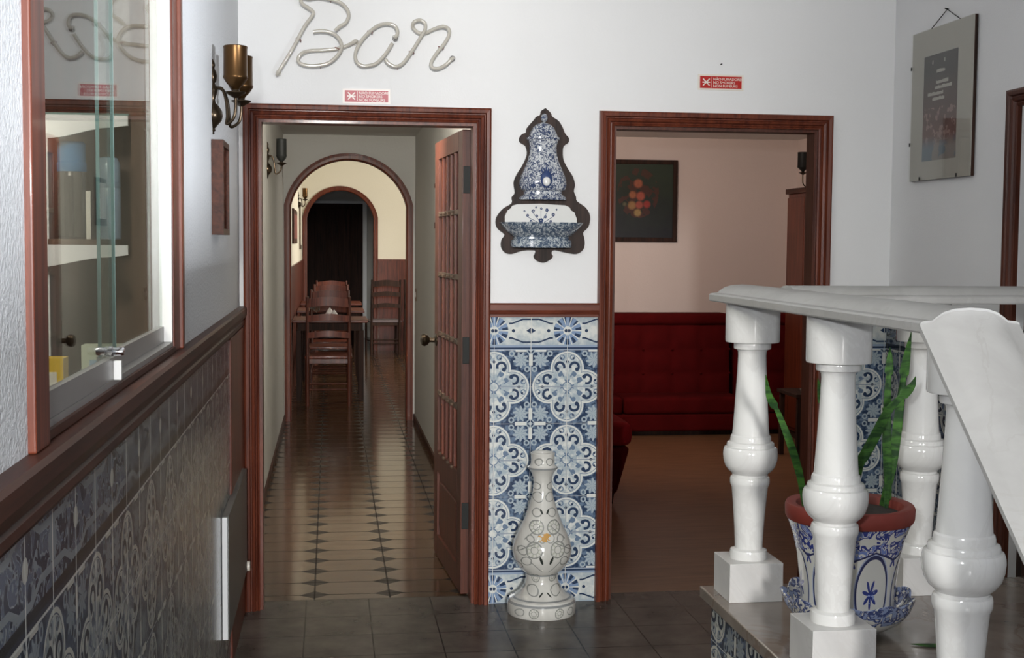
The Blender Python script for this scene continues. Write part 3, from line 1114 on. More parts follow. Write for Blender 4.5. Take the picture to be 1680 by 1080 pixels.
# painting in the lounge
t = thing('framed_painting', 'dark flower painting in a black frame on the lounge wall', 'painting', (0, 0, 0))
px0, px1, pz0, pz1 = 1.46, 2.11, 1.49, 2.145
yw = LY - .002
obj('picture_frame', B((px0, px0 + .035, yw - .03, yw, pz0, pz1), (px1 - .035, px1, yw - .03, yw, pz0, pz1), (px0 + .035, px1 - .035, yw - .03, yw, pz0, pz0 + .035), (px0 + .035, px1 - .035, yw - .03, yw, pz1 - .035, pz1), bev=0.004), 'darkwood', t)
obj('canvas', B((px0 + .03, px1 - .03, yw - .018, yw - .004, pz0 + .03, pz1 - .03)), 'painting', t)

# tall cupboard at the right side of the lounge
t = thing('tall_cupboard', 'tall mahogany cupboard against the right lounge wall', 'cupboard', (2.96, 4.15, 0))
obj('body', B((-.13, .15, -.38, .38, 0.06, 1.86), bev=0.005), 'panel', t)
obj('plinth', B((-.11, .15, -.36, .36, 0, 0.06)), 'darkwood', t)
obj('cornice', B((-.15, .15, -.40, .40, 1.86, 1.90), bev=0.006), 'frame_y', t)
for y0, y1, ky in ((-.36, -.005, -.03), (.005, .36, .03)):
    dd = obj('door', B((-.145, -.13, y0, y1, 0.09, 1.83), bev=0.004), 'frame', t)
    obj('knob', lathe(bm_new(), [(0.008, 1.0), (0.012, 1.012), (0.008, 1.024)], -.155, ky, 12), 'bronze', dd, True)


# ------------------------------------------------------------------ wall lamps
def sconce(name, label, wall_x, y, z0, z1, shade_mat, arms, shade_r, shade_h, arm_out, ztop, grp):
    """bronze wall lamp on a wall of constant x, arms to +x"""
    t = thing(name, label, 'wall lamp', (wall_x, y, z0), 0, grp)
    H = z1 - z0
    # cast back plate: turned finials above and below a boss
    prof = [(0.002, 0), (0.006, .01), (0.004, .03), (0.009, .05), (0.007, .08), (0.014, .12), (0.026, .18), (0.030, .25), (0.028, .31), (0.020, .37), (0.010, .42), (0.008, .47), (0.013, .54), (0.016, .60), (0.012, .64), (0.008, .68), (0.012, .72), (0.014, .78), (0.011, .84), (0.006, .88), (0.009, .92), (0.007, .96), (0.002, 1.0)]
    bm = bm_new()
    lathe(bm, [(r * 1.2, z * H) for r, z in prof], 0.0, 0, 20, sx=0.85, a0=-PI / 2, a1=PI / 2)
    obj('back_plate', bm, 'bronze', t, True)
    for (ay, dx, dz) in arms:
        ex = arm_out + dx
        b0 = z1 - z0
        ec = (ex, ay, ztop - z0 - shade_h - 0.03 + dz)
        pts = [(0.012, ay * .05, H * .62), (0.030, ay * .25, H * .60), (0.042, ay * .45, H * .45), (0.046, ay * .6, H * .24), (ex * .62, ay * .8, H * .13), (ex * .9, ay, H * .20), (ex, ay, H * .34), ec]
        bm = bm_new()
        tube(bm, pts, lambda q: 0.0048, 10, smooth=6)
        a = obj('arm', bm, 'bronze', t, True)
        bm = bm_new()
        zc = ec[2]
        lathe(bm, [(0.004, zc - .028), (0.030, zc - .012), (0.031, zc - .009), (0.012, zc - .006), (0.010, zc + .0)], ex, ay, 24)
        obj('drip_cup', bm, 'bronze', a, True)
        bm = bm_new()
        r = shade_r
        lathe(bm, [(0.010, zc - .004), (0.014, zc + .004), (0.026, zc + .016), (r * .98, zc + .032), (r, zc + .036), (r * .96, zc + .040), (r * .95, zc + shade_h + .02), (r * .98, zc + shade_h + .028), (r * .90, zc + shade_h + .030), (r * .87, zc + .05), (0.0005, zc + .05)], ex, ay, 36)
        obj('lamp_shade', bm, shade_mat, t, True)
    return t


sconce('wall_lamp', 'antique brass two-armed wall lamp on the rough left wall above the wooden picture', XL, -1.155, 1.791, 2.017, 'brass', ((-0.045, 0.0, 0.0), (0.085, 0.008, -0.012)), 0.037, 0.098, 0.072, 2.052, 'bronze wall lamps')
sconce('wall_lamp', 'dark wall lamp with black shade on the left corridor wall', CL, 2.84, 1.846, 2.066, 'iron', ((-0.0, 0.0, 0.0),), 0.032, 0.105, 0.085, 2.085, 'bronze wall lamps')
sconce('wall_lamp', 'distant wall lamp on the cream dining room wall', CL, 10.6, 1.86, 2.06, 'brass', ((-0.06, 0.0, 0.0), (0.06, 0.0, 0.0)), 0.030, 0.09, 0.08, 2.10, 'bronze wall lamps')
tt = sconce('wall_lamp', 'black shaded wall lamp on the right lounge wall behind the door frame', 0, 0, 1.90, 2.12, 'iron', ((0.0, 0.0, 0.0),), 0.045, 0.12, 0.10, 2.20, 'bronze wall lamps')
tt.location = (LXR, 4.75, 1.90)
tt.rotation_euler = (0, 0, PI)

# ------------------------------------------------------------------ neon sign
t = thing('neon_sign', 'unlit glass neon tube sign reading Bar above the left doorway', 'neon sign', (0, 0, 0))
YN = -0.035
S1 = [(-0.853, 2.121), (-0.796, 2.217), (-0.753, 2.298), (-0.722, 2.342), (-0.72, 2.358), (-0.739, 2.373), (-0.758, 2.385), (-0.766, 2.399), (-0.755, 2.411), (-0.734, 2.408), (-0.701, 2.414), (-0.658, 2.409), (-0.616, 2.397), (-0.59, 2.374), (-0.582, 2.346), (-0.594, 2.319), (-0.616, 2.305), (-0.635, 2.287)]
S2 = [(-0.72, 2.28), (-0.692, 2.285), (-0.654, 2.281), (-0.625, 2.264), (-0.609, 2.231), (-0.621, 2.198), (-0.654, 2.166), (-0.692, 2.153), (-0.735, 2.15), (-0.768, 2.158), (-0.777, 2.175), (-0.763, 2.196), (-0.734, 2.209), (-0.678, 2.214), (-0.625, 2.221), (-0.587, 2.234), (-0.556, 2.249)]
S3 = [(-0.4, 2.27), (-0.392, 2.287), (-0.401, 2.311), (-0.425, 2.32), (-0.463, 2.314), (-0.501, 2.287), (-0.535, 2.248), (-0.554, 2.209), (-0.554, 2.176), (-0.535, 2.157), (-0.506, 2.156), (-0.472, 2.168), (-0.439, 2.203), (-0.412, 2.246)]
S4 = [(-0.441, 2.184), (-0.427, 2.167), (-0.4, 2.156), (-0.371, 2.169), (-0.338, 2.213), (-0.304, 2.268), (-0.285, 2.302), (-0.285, 2.326), (-0.304, 2.338), (-0.328, 2.33), (-0.331, 2.311), (-0.309, 2.291), (-0.28, 2.292), (-0.251, 2.306), (-0.217, 2.316), (-0.193, 2.308), (-0.19, 2.286), (-0.207, 2.252), (-0.241, 2.208), (-0.26, 2.174), (-0.255, 2.155), (-0.231, 2.153), (-0.202, 2.168), (-0.177, 2.193)]


def crossing_y(i, n, lo, hi, push):
    return push if lo <= i <= hi else 0.0


for nm, S, push in (('letter_b_stem', S1, (99, 99)), ('letter_b_bowl', S2, (12, 15)), ('letter_a', S3, (99, 99)), ('letter_r', S4, (10, 13))):
    pts = [(x, YN + (0.014 if push[0] <= i <= push[1] else 0.0), z) for i, (x, z) in enumerate(S)]
    # the tube ends turn back towards the wall
    e0, e1 = pts[0], pts[-1]
    if nm == 'letter_b_stem':
        pts = [(e0[0], -0.004, e0[2])] + pts
    if nm in ('letter_b_bowl', 'letter_r'):
        pts = pts + [(e1[0] + .006, -0.004, e1[2] + .004)]
    if nm == 'letter_a':
        pts = [(e0[0] - .004, -0.004, e0[2] + .006)] + pts
    bm = bm_new()
    tube(bm, pts, 0.0072, 12, smooth=7)
    obj(nm, bm, 'neon', t, True)
for (x, z) in ((-0.776, 2.251), (-0.70, 2.153), (-0.50, 2.288), (-0.338, 2.213), (-0.222, 2.235), (-0.66, 2.409), (-0.40, 2.156), (-0.625, 2.221)):
    bm = bm_new()
    tube(bm, [(x + .009, -0.004, z - .006), (x + .009, YN - .006, z - .002)], 0.0022, 8)
    tube(bm, [(x - .010, YN + .006, z + .004), (x + .012, YN + .006, z - .005)], 0.0024, 8)
    obj('tube_support', bm, 'clip', t, True)
for (x, z) in ((-0.853, 2.121), (-0.556, 2.249), (-0.400, 2.268), (-0.175, 2.195)):
    bm = bm_new()
    tube(bm, [(x, -0.0, z), (x, -0.022, z)], 0.011, 14)
    obj('electrode', bm, 'neon_cap' if x > -.5 else 'neon', t, True)


# ------------------------------------------------------------------ no smoking signs
def smoke_sign(label, x0, x1, z0, z1, red, white, grp):
    t = thing('no_smoking_sign', label, 'sign', ((x0 + x1) / 2, 0, (z0 + z1) / 2), 0, grp)
    W, H = (x1 - x0) / 2, (z1 - z0) / 2
    obj('border_plate', B((-W, W, -.0035, -.0002, -H, H)), white, t)
    obj('red_field', B((-W + .008, W - .008, -.0045, -.0035, -H + .007, H - .007)), red, t)
    cx, r = -W + .034, 0.017
    bm = bm_new()
    for a in (PI / 4, -PI / 4):
        q = bmesh.new()
        box(q, -r * 1.15, r * 1.15, -.0055, -.0045, -.0022, .0022)
        merge(bm, q, Matrix.Translation((cx, 0, 0)) @ Matrix.Rotation(a, 4, 'Y'))
    q = bmesh.new()
    box(q, -r * .95, r * .95, -.0056, -.0045, -.0026, .0018)
    merge(bm, q, Matrix.Translation((cx, 0, 0)))
    obj('crossed_cigarette', bm, white, t)
    obj('divider', B((cx + .023, cx + .0242, -.0052, -.0045, -H + .010, H - .010)), white, t)
    for k, s in enumerate(('NÃO FUMADORES', 'NO SMOKERS', 'NON FUMEURS')):
        text_mesh('lettering', s, 0.0150, white, t, (cx + .029, -.0046, 0.0075 - k * 0.0135))
    return t


smoke_sign('no-smoking sign in glare-paled pink just above the left door frame', -0.605, -0.419, 2.012, 2.070, 'pink_sign', 'sign_pale', 'red no smoking signs')
smoke_sign('bright red no-smoking sign above the right doorway', 0.829, 1.020, 2.098, 2.161, 'red_sign', 'sign_white', 'red no smoking signs')

# nail in the wall above the right sign
tag(obj('nail', tube(bm_new(), [(0.925, 0, 2.203), (0.925, -0.012, 2.203)], 0.0028, 8), 'iron'), 'small dark nail in the white wall above the bright red sign', 'nail')

# ------------------------------------------------------------------ ceramic wall fountain
LAV = [(0.199, 2.009), (0.22, 1.991), (0.228, 1.975), (0.253, 1.959), (0.27, 1.932), (0.28, 1.909), (0.295, 1.892), (0.294, 1.874), (0.275, 1.859), (0.271, 1.834), (0.275, 1.802), (0.292, 1.77), (0.313, 1.738), (0.322, 1.705), (0.318, 1.679), (0.327, 1.657), (0.331, 1.64), (0.365, 1.616), (0.382, 1.592), (0.386, 1.567), (0.378, 1.535), (0.358, 1.514), (0.362, 1.494), (0.365, 1.469), (0.358, 1.444), (0.333, 1.428), (0.292, 1.432), (0.242, 1.442), (0.229, 1.431), (0.235, 1.415), (0.217, 1.399), (0.197, 1.392), (0.172, 1.398), (0.158, 1.414), (0.163, 1.428), (0.161, 1.441), (0.11, 1.439), (0.068, 1.426), (0.04, 1.432), (0.025, 1.454), (0.027, 1.483), (0.039, 1.503), (0.01, 1.527), (0.002, 1.555), (0.01, 1.58), (0.034, 1.608), (0.067, 1.629), (0.067, 1.653), (0.079, 1.67), (0.074, 1.71), (0.086, 1.743), (0.111, 1.783), (0.127, 1.824), (0.124, 1.848), (0.118, 1.86), (0.098, 1.872), (0.095, 1.888), (0.106, 1.904), (0.122, 1.911), (0.126, 1.929), (0.154, 1.962), (0.163, 1.974), (0.179, 1.982), (0.183, 1.998)]
t = thing('wall_plaque', 'dark scalloped wooden plaque hanging between the two doorways', 'plaque', (0, 0, 0))
sm = catmull([(a, 0, b) for a, b in LAV + [LAV[0]]], 3)[:-1]
bm = bm_new()
prism(bm, [(p.x, p.z) for p in sm], -0.020, -0.001)
obj('board', bm, 'plate_wood', t)


def lav_ring(bm, prof, cx, y0, n=8, fac=0.6, segs=40):
    """half-round pottery flat against the board: (half width, z, depth)"""
    rings = []
    for hw, z, dp in prof:
        ring = []
        for i in range(segs + 1):
            a = PI * i / segs
            c, s = math.cos(a), math.sin(a)
            p = 0.72
            ring.append(bm.verts.new((cx + hw * math.copysign(abs(c) ** p, c), y0 - dp * abs(s) ** p, z)))
        rings.append(ring)
    for j in range(len(rings) - 1):
        for i in range(segs):
            bm.faces.new((rings[j][i], rings[j][i + 1], rings[j + 1][i + 1], rings[j + 1][i]))
        bm.faces.new((rings[j][0], rings[j + 1][0], rings[j + 1][-1], rings[j][-1]))
    bm.faces.new(rings[0])
    bm.faces.new(rings[-1])
    return bm


YB = -0.0205
t = thing('wall_cistern', 'blue and white ceramic cistern with domed lid on the wooden plaque', 'cistern', (0, 0, 0))
s3 = 1 / 1200.0
cx = 0.190
bm = bm_new()
lav_ring(bm, [(.095, 1.643, .062), (.096, 1.650, .064), (.088, 1.658, .060), (.078, 1.664, .056), (.077, 1.676, .056), (.090, 1.683, .064), (.096, 1.700, .070), (.094, 1.722, .070), (.086, 1.745, .064), (.073, 1.773, .056), (.062, 1.800, .050), (.055, 1.830, .046), (.055, 1.858, .046), (.060, 1.878, .050)], cx, YB)
obj('vessel', bm, 'delft_urn', t, True, auto=30)
bm = bm_new()
lav_ring(bm, [(.062, 1.878, .052), (.067, 1.884, .056), (.067, 1.890, .056), (.058, 1.896, .050), (.052, 1.912, .046), (.044, 1.928, .040), (.030, 1.942, .030), (.012, 1.949, .016), (.006, 1.953, .010)], cx, YB)
l = obj('lid', bm, 'delft_urn', t, True, auto=30)
bm = bm_new()
q = bmesh.new()
bmesh.ops.create_icosphere(q, subdivisions=3, radius=0.0135)
merge(bm, q, Matrix.Translation((cx + .002, YB - .015, 1.968)) @ Matrix.Diagonal((1, 1, 1.25, 1)))
obj('lid_knob', bm, 'delft_urn', l, True)
# mask shaped spout
bm = bm_new()
q = bmesh.new()
bmesh.ops.create_icosphere(q, subdivisions=3, radius=0.022)
merge(bm, q, Matrix.Translation((cx + .004, YB - .066, 1.722)) @ Matrix.Diagonal((1.1, .55, 1.55, 1)))
sp = obj('spout_mask', bm, 'ink', t, True)
bm = bm_new()
q = bmesh.new()
bmesh.ops.create_icosphere(q, subdivisions=3, radius=0.015)
merge(bm, q, Matrix.Translation((cx + .004, YB - .074, 1.714)) @ Matrix.Diagonal((1.05, .6, 1.25, 1)))
for dx in (-.006, .006):
    pass
obj('mask_face', bm, 'delft_white', sp, True)
bm = bm_new()
for k in range(5):
    tube(bm, [(cx + .004 + (k - 2) * .006, YB - .072, 1.745), (cx + .004 + (k - 2) * .010, YB - .062, 1.772 - abs(k - 2) * .006)], 0.0028, 8)
obj('mask_plume', bm, 'ink', sp, True)

t = thing('wall_basin', 'blue and white ceramic basin with white back at the foot of the plaque', 'basin', (0, 0, 0))
# scalloped back plate
bp = [(0.037, 1.545), (0.036, 1.575), (0.048, 1.600), (0.058, 1.606), (0.066, 1.618), (0.085, 1.624), (0.182, 1.627), (0.280, 1.622), (0.298, 1.614), (0.304, 1.602), (0.318, 1.594), (0.328, 1.568), (0.328, 1.545)]
bm = bm_new()
prism(bm, bp, YB - .014, YB - .0005)
obj('back_plate', bm, 'delft_white', t)
# painted flowers on the back plate
bm = bm_new()
rnd = random.Random(3)
for (fx, fz, fr) in ((.182, 1.560, .010), (.150, 1.598, .007), (.206, 1.602, .007), (.128, 1.580, .006), (.232, 1.584, .007), (.165, 1.578, .006), (.200, 1.575, .006), (.142, 1.557, .006), (.222, 1.557, .006), (.183, 1.608, .005), (.162, 1.612, .004), (.115, 1.597, .004), (.245, 1.604, .004)):
    for k in range(6):
        a = k * PI / 3 + fx * 30
        q = bmesh.new()
        bmesh.ops.create_cone(q, segments=8, radius1=fr * .42, radius2=fr * .42, depth=0.0012, cap_ends=True)
        merge(bm, q, Matrix.Translation((fx + fr * .62 * math.cos(a), YB - .0145, fz + fr * .62 * math.sin(a))) @ Matrix.Rotation(PI / 2, 4, 'X'))
for (a, b) in (((.182, 1.548), (.182, 1.600)), ((.182, 1.552), (.150, 1.590)), ((.182, 1.552), (.208, 1.595)), ((.175, 1.550), (.128, 1.574)), ((.190, 1.550), (.234, 1.578)), ((.125, 1.551), (.24, 1.551))):
    tube(bm, [(a[0], YB - .0145, a[1]), (b[0], YB - .0145, b[1])], 0.0011, 6)
obj('painted_flowers', bm, 'ink', t)
bm = bm_new()
lav_ring(bm, [(.120, 1.452, .070), (.124, 1.456, .072), (.122, 1.480, .070), (.113, 1.487, .064), (.112, 1.494, .064), (.122, 1.500, .072), (.140, 1.515, .090), (.155, 1.532, .106), (.167, 1.547, .116), (.169, 1.552, .118), (.160, 1.552, .110), (.145, 1.535, .096), (.12, 1.515, .08), (.05, 1.508, .03)], 0.185, YB)
obj('bowl', bm, 'delft_bowl', t, True, auto=30)

# ------------------------------------------------------------------ tall ceramic vase
t = thing('floor_vase', 'tall white ceramic vase painted with grey scrolls against the tiled pillar', 'vase', (0.180, -0.150, 0))
k = 1 / 1530.0
VP = [(.134, 0.0), (.137, .006), (.138, .040), (.136, .050), (.130, .056), (.128, .062), (.112, .070), (.094, .082), (.080, .100), (.068, .122), (.064, .142), (.066, .155), (.062, .160), (.072, .166), (.086, .178), (.100, .196), (.112, .220), (.118, .245), (.117, .268), (.110, .295), (.098, .322), (.084, .350), (.071, .380), (.059, .415), (.048, .450), (.040, .485), (.036, .520), (.038, .545), (.045, .562), (.054, .574), (.060, .580), (.060, .584), (.052, .590), (.048, .596), (.046, .612), (.047, .630), (.049, .640), (.046, .643), (.040, .640), (.036, .600), (.030, .57), (.0005, .56)]
bm = bm_new()
lathe(bm, VP, 0, 0, 72)
obj('vase_body', bm, 'vase', t, True, auto=32)

# ------------------------------------------------------------------ landing, steps, balustrade
PH = 0.606
LX0, LY1, LY0 = 0.272, -2.083, -3.42
struct('floor_landing', B((LX0, XR, LY0, LY1, PH - .030, PH), bev=0.004), 'marble_floor')
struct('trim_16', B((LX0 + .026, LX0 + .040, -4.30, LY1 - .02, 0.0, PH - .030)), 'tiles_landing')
struct('wall_landing', B((LX0 + .041, XR - .001, LY0, LY1 - .02, 0, PH - .031)), 'wall')
st_ = structure_root('floor_steps')
for i in range(3):
    zt = PH * (3 - i) / 4
    obj('tread', B((LX0 + .02, XR - .001, LY0 - .29 * (i + 1) - .015, LY0 - .29 * i, zt - .03, zt), bev=0.004), 'marble_floor', st_)
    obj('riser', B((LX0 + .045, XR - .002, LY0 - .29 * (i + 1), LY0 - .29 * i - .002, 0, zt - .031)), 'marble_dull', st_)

XB = 0.3648
BW = 0.0665
BPROF = [(.0448, 0.700), (.0455, .702), (.0455, .716), (.0440, .722), (.0335, .726), (.0335, .732), (.0360, .780), (.0400, .835), (.0440, .877), (.0472, .883), (.0480, .889), (.0480, .897), (.0465, .902), (.0430, .904), (.0430, .909), (.0460, .912), (.0540, .919), (.0610, .930), (.0650, .944), (.0662, .958), (.0655, .966), (.0640, .972), (.0625, .975), (.0575, .977), (.0572, .984), (.0560, .987), (.0495, .990), (.0490, .998), (.0478, 1.003), (.0450, 1.006), (.0435, 1.022), (.0410, 1.060), (.0380, 1.110), (.0352, 1.160), (.0338, 1.200), (.0345, 1.209), (.0370, 1.214), (.0440, 1.216), (.0450, 1.219), (.0450, 1.229), (.0445, 1.231), (.0640, 1.2325), (.0655, 1.236), (.0655, 1.330)]


def baluster(x, y, label):
    t = thing('baluster', label, 'baluster', (x, y, PH), 0, 'white marble balusters of the stair balustrade')
    obj('base_block', B((-BW, BW, -BW, BW, 0.0, .7005 - PH), bev=0.0015), 'marble_block', t)
    bm = bm_new()
    lathe(bm, [(r, z - PH) for r, z in BPROF if z <= 1.2312], 0, 0, 64)
    obj('turned_shaft', bm, 'marble', t, True, auto=28)
    bm = bm_new()
    lathe(bm, [(.0640, 1.2325 - PH), (.0655, 1.236 - PH), (.0655, 1.3275 - PH)], 0, 0, 64)
    obj('round_capital', bm, 'marble', t, True, auto=28)
    return t


b1 = baluster(XB, -2.184, 'corner baluster farthest left, in front of the lounge doorway')


def another(x, y, label):
    c = copy_tree(b1)
    c.location = (x, y, PH)
    c['label'] = label
    return c


another(XB, -2.737, 'second baluster from the left, directly in front of the blue and white planter')
b3 = another(XB, -3.288, 'nearest baluster, at the head of the sloping handrail')
for ch in b3.children:
    if ch.name.startswith('round_capital'):
        ch.data = ch.data.copy()
        for v in ch.data.vertices:
            if v.co.z > 0.7:
                v.co.z = 1.3275 - PH + min(0.0, 0.865 * (v.co.y + .002)) - 0.012
another(0.809, -2.171, 'rear baluster standing behind and right of the planter')
another(1.255, -2.171, 'rear baluster farthest right, hidden behind the sloping handrail')

# handrails: slab with a raised rounded crown
HR = [(-.083, 0.0), (-.085, .003), (-.085, .016), (-.080, .0195), (-.064, .021), (-.058, .026), (-.046, .034), (-.028, .0395), (0, .0415), (.028, .0395), (.046, .034), (.058, .026), (.064, .021), (.080, .0195), (.085, .016), (.085, .003), (.083, 0.0)]
ZR = 1.3285
t = thing('handrail', 'white marble handrail of the landing balustrade with rounded crown', 'handrail', (0, 0, 0))
bm = bm_new()
sweep(bm, [[(XB + o, LY1 - .012, ZR + z), (XB + o, -3.287, ZR + z)] for o, z in HR], close=True)
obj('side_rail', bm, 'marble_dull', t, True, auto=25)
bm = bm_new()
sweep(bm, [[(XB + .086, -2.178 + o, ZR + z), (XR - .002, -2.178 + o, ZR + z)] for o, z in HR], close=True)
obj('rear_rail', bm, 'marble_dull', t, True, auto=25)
bm = bm_new()
SL = -0.865
L = 0.97
cz = 1 / math.sqrt(1 + SL * SL)
paths = []
for o, z in HR:
    paths.append([(XB + o, -3.288, ZR - .004 + z), (XB + o, -3.300 + z * .2, ZR - .012 + z), (XB + o, -3.300 - L + z * 0.6, ZR - .012 + SL * L + z * 1.25)])
sweep(bm, [[p[0], p[1], p[2]] for p in paths], close=True)
obj('sloping_rail', bm, 'marble_dull', t, True, auto=25)

# ------------------------------------------------------------------ potted snake plant
PX, PY = 0.498, -2.487
t = thing('potted_plant', 'snake plant in a blue and white painted planter on the landing', 'plant', (PX, PY, PH))


def scal(k, r, z, a):
    w_ = math.sin(a * 9 + 1.0)
    f = max(0.0, (z - .02) / .07)
    return r + 0.006 * w_ * f, z + 0.006 * w_ * f


SP = [(.070, 0.0), (.072, .004), (.078, .008), (.100, .018), (.122, .034), (.135, .052), (.142, .072), (.1445, .083), (.141, .084), (.136, .070), (.126, .050), (.110, .032), (.08, .018), (.0005, .016)]
bm = bm_new()
lathe(bm, SP, 0, 0, 108, wave=scal)
obj('saucer', bm, 'saucer', t, True, auto=50)
PP = [(.098, .0185), (.101, .022), (.102, .060), (.106, .110), (.113, .160), (.123, .200), (.133, .226), (.137, .234)]
PPz = [(r, .0185 + (z - .0185) * 1.08) for r, z in PP]


def ogee(k, r, z, a):
    return r * (1 + 0.012 * math.cos(7 * a)), z


bm = bm_new()
lathe(bm, PPz, 0, 0, 96, wave=ogee)
obj('planter', bm, 'pot', t, True, auto=40)
bm = bm_new()
lathe(bm, [(.130, .2505), (.138, .2520), (.141, .258), (.142, .280), (.139, .287), (.133, .289), (.118, .285), (.114, .278), (.112, .266)], 0, 0, 72)
obj('terracotta_liner', bm, 'terracotta', t, True, auto=40)
bm = bm_new()
lathe(bm, [(.1115, .262), (.1115, .268), (.06, .274), (.0005, .276)], 0, 0, 48)
obj('soil', bm, 'soil', t, True)
LV = dict(a=([(0.405, 0.875), (0.389, 0.949), (0.372, 0.998), (0.354, 1.041), (0.326, 1.101), (0.304, 1.136), (0.293, 1.183)], -2.5, 0.011, -2.46),
          b=([(0.470, 0.875), (0.472, 0.95), (0.474, 1.025), (0.468, 1.08), (0.462, 1.125), (0.458, 1.163)], -2.38, 0.011, -2.43),
          c=([(0.606, 0.875), (0.604, 0.96), (0.602, 1.048), (0.605, 1.142), (0.61, 1.197), (0.613, 1.237)], -2.42, 0.0125, -2.45),
          d=([(0.595, 0.875), (0.620, 0.949), (0.636, 1.024), (0.648, 1.087), (0.661, 1.154), (0.675, 1.21), (0.691, 1.269)], -2.36, 0.014, -2.44),
          e=([(0.500, 0.875), (0.511, 0.975), (0.525, 1.003), (0.55, 1.049), (0.575, 1.098), (0.607, 1.133), (0.63, 1.155), (0.640, 1.178)], -2.5, 0.015, -2.50),
          f=([(0.592, 0.875), (0.600, 0.93), (0.607, 0.975), (0.609, 1.023), (0.612, 1.067), (0.607, 1.096)], -2.40, 0.009, -2.47))
for k_, (pts, yy, W0, yb) in LV.items():
    P = catmull([(x - PX, (yb + (yy - yb) * i / (len(pts) - 1)) - PY, z - PH) for i, (x, z) in enumerate(pts)], 6)
    bm = bm_new()
    rows_ = []
    n = len(P)
    for i, p in enumerate(P):
        q = i / (n - 1)
        wd = W0 * 0.62
        wv = wd * (0.55 + 0.75 * math.sin(PI * min(1, q * 1.15 + .12)) ** 1.0) if q < 0.72 else wd * 1.25 * (1 - ((q - .72) / .28) ** 1.6) + .0006
        d = (P[min(i + 1, n - 1)] - P[max(i - 1, 0)]).normalized()
        s = d.cross(Vector((0.15, 1, 0))).normalized()
        u = s.cross(d).normalized()
        th = 0.0022
        rows_.append([bm.verts.new(p - s * wv), bm.verts.new(p - s * wv * .5 + u * (.0035)), bm.verts.new(p + u * .005), bm.verts.new(p + s * wv * .5 + u * .0035), bm.verts.new(p + s * wv), bm.verts.new(p + s * wv * .5 + u * (.0035 - 2 * th)), bm.verts.new(p + u * (.005 - 2 * th)), bm.verts.new(p - s * wv * .5 + u * (.0035 - 2 * th))])
    for i in range(n - 1):
        for j in range(8):
            bm.faces.new((rows_[i][j], rows_[i][(j + 1) % 8], rows_[i + 1][(j + 1) % 8], rows_[i + 1][j]))
    bm.faces.new(rows_[0][::-1])
    bm.faces.new(rows_[-1])
    obj('leaf', bm, 'leaf', t, True, auto=60)
# fallen leaf on the landing
bm = bm_new()
P = [(0, 0, .001), (.03, -.012, .004), (.06, -.02, .003), (.085, -.03, .001)]
tube(bm, P, lambda q: 0.002 + 0.012 * math.sin(PI * q), 8, smooth=4)
for v in bm.verts:
    v.co.z = v.co.z * 0.12 + 0.0028
tag(obj('fallen_leaf', bm, 'leaf', None, True, loc=(0.590, -2.62, PH)), 'single fallen green leaf lying on the landing beside the saucer', 'leaf')

# ------------------------------------------------------------------ reception window in the left wall
w2 = structure_root('window_2')
fz1 = 2.36
fx = XL + .010
bm = B((XL - .05, fx, -3.678, WY0, 1.214, fz1), bev=0.003)
obj('window_frame', bm, 'frame', w2)
obj('window_frame', B((XL - .03, fx, WY1 + .145 - .04, WY1 + .145, 1.214, fz1), (XL - .03, fx - .008, WY1, WY1 + .105, 1.214, fz1), bev=0.003), 'frame', w2)
obj('window_frame', B((XL - .05, fx, WY0, WY1, 2.28, fz1), bev=0.003), 'frame_y', w2)
obj('window_sill', B((XL - .10, XL + .004, WY0 + .001, WY1 - .001, WZ0 - .0, WZ0 + .012)), 'frame_y', w2)
obj('window_reveal', B((XL - .105, XL - .031, WYR - .012, WYR - .0005, WZ0, WZ1 - .001)), 'reception_wood', w2)
# aluminium track and jambs
zt0 = WZ0 + .012
obj('sliding_track', B((XL - .032, XL - .002, WY0 + .001, WY1 - .001, zt0, zt0 + .010)), 'alu', w2)
obj('aluminium_jamb', B((XL - .030, XL - .002, WY1 - .012, WY1 - .0005, zt0 + .010, WZ1 - .02), bev=0.002), 'white_alu', w2)
obj('aluminium_jamb', B((XL - .030, XL - .002, WY0 + .001, WY0 + .012, zt0 + .010, WZ1 - .02)), 'alu', w2)
g1x, g2x = XL - .009, XL - .0265
for nm, gx, ya, yb_ in (('sliding_pane', g1x, WY0 + .021, -2.985), ('sliding_pane', g2x, -3.020, WY1 - .013)):
    p = obj(nm, B((gx - .0025, gx + .0025, ya, yb_, zt0 + .045, WZ1 - .03)), 'glass', w2)
    obj('sash_rail', B((gx - .006, gx + .006, ya, yb_, zt0 + .0105, zt0 + .046)), 'alu', p)
    ye = yb_ if gx == g1x else ya
    obj('glass_edge', B((gx - .0028, gx + .0028, min(ye, ye + (.003 if gx == g1x else -.003)), max(ye, ye + (.003 if gx == g1x else -.003)), zt0 + .045, WZ1 - .03)), 'glass_edge', p)
# lock on the meeting edge of the panes
bm = bm_new()
lathe(bm, [(.0005, -.056), (.0078, -.054), (.0088, -.048), (.0088, -.034), (.0060, -.033), (.0060, -.029), (.0112, -.028), (.0112, -.020), (.0088, -.019), (.0088, -.002), (.0078, .003), (.0005, .005)], 0, 0, 28)
bmesh.ops.transform(bm, matrix=Matrix.Translation((g1x + .024, -3.052, 1.285)) @ Matrix.Scale(0.78, 4) @ Matrix.Rotation(PI / 2, 4, 'Y'), verts=bm.verts)
tag(obj('glass_lock', bm, 'chrome', None, True), 'small chrome cylinder lock on the edge of the reception glass', 'lock')
tag(obj('pane_clip', B((g1x + .0062, g1x + .019, -3.036, -3.026, 1.236, 1.268), bev=.001), 'white_alu'), 'short white clip below the chrome lock on the sash rail', 'clip')

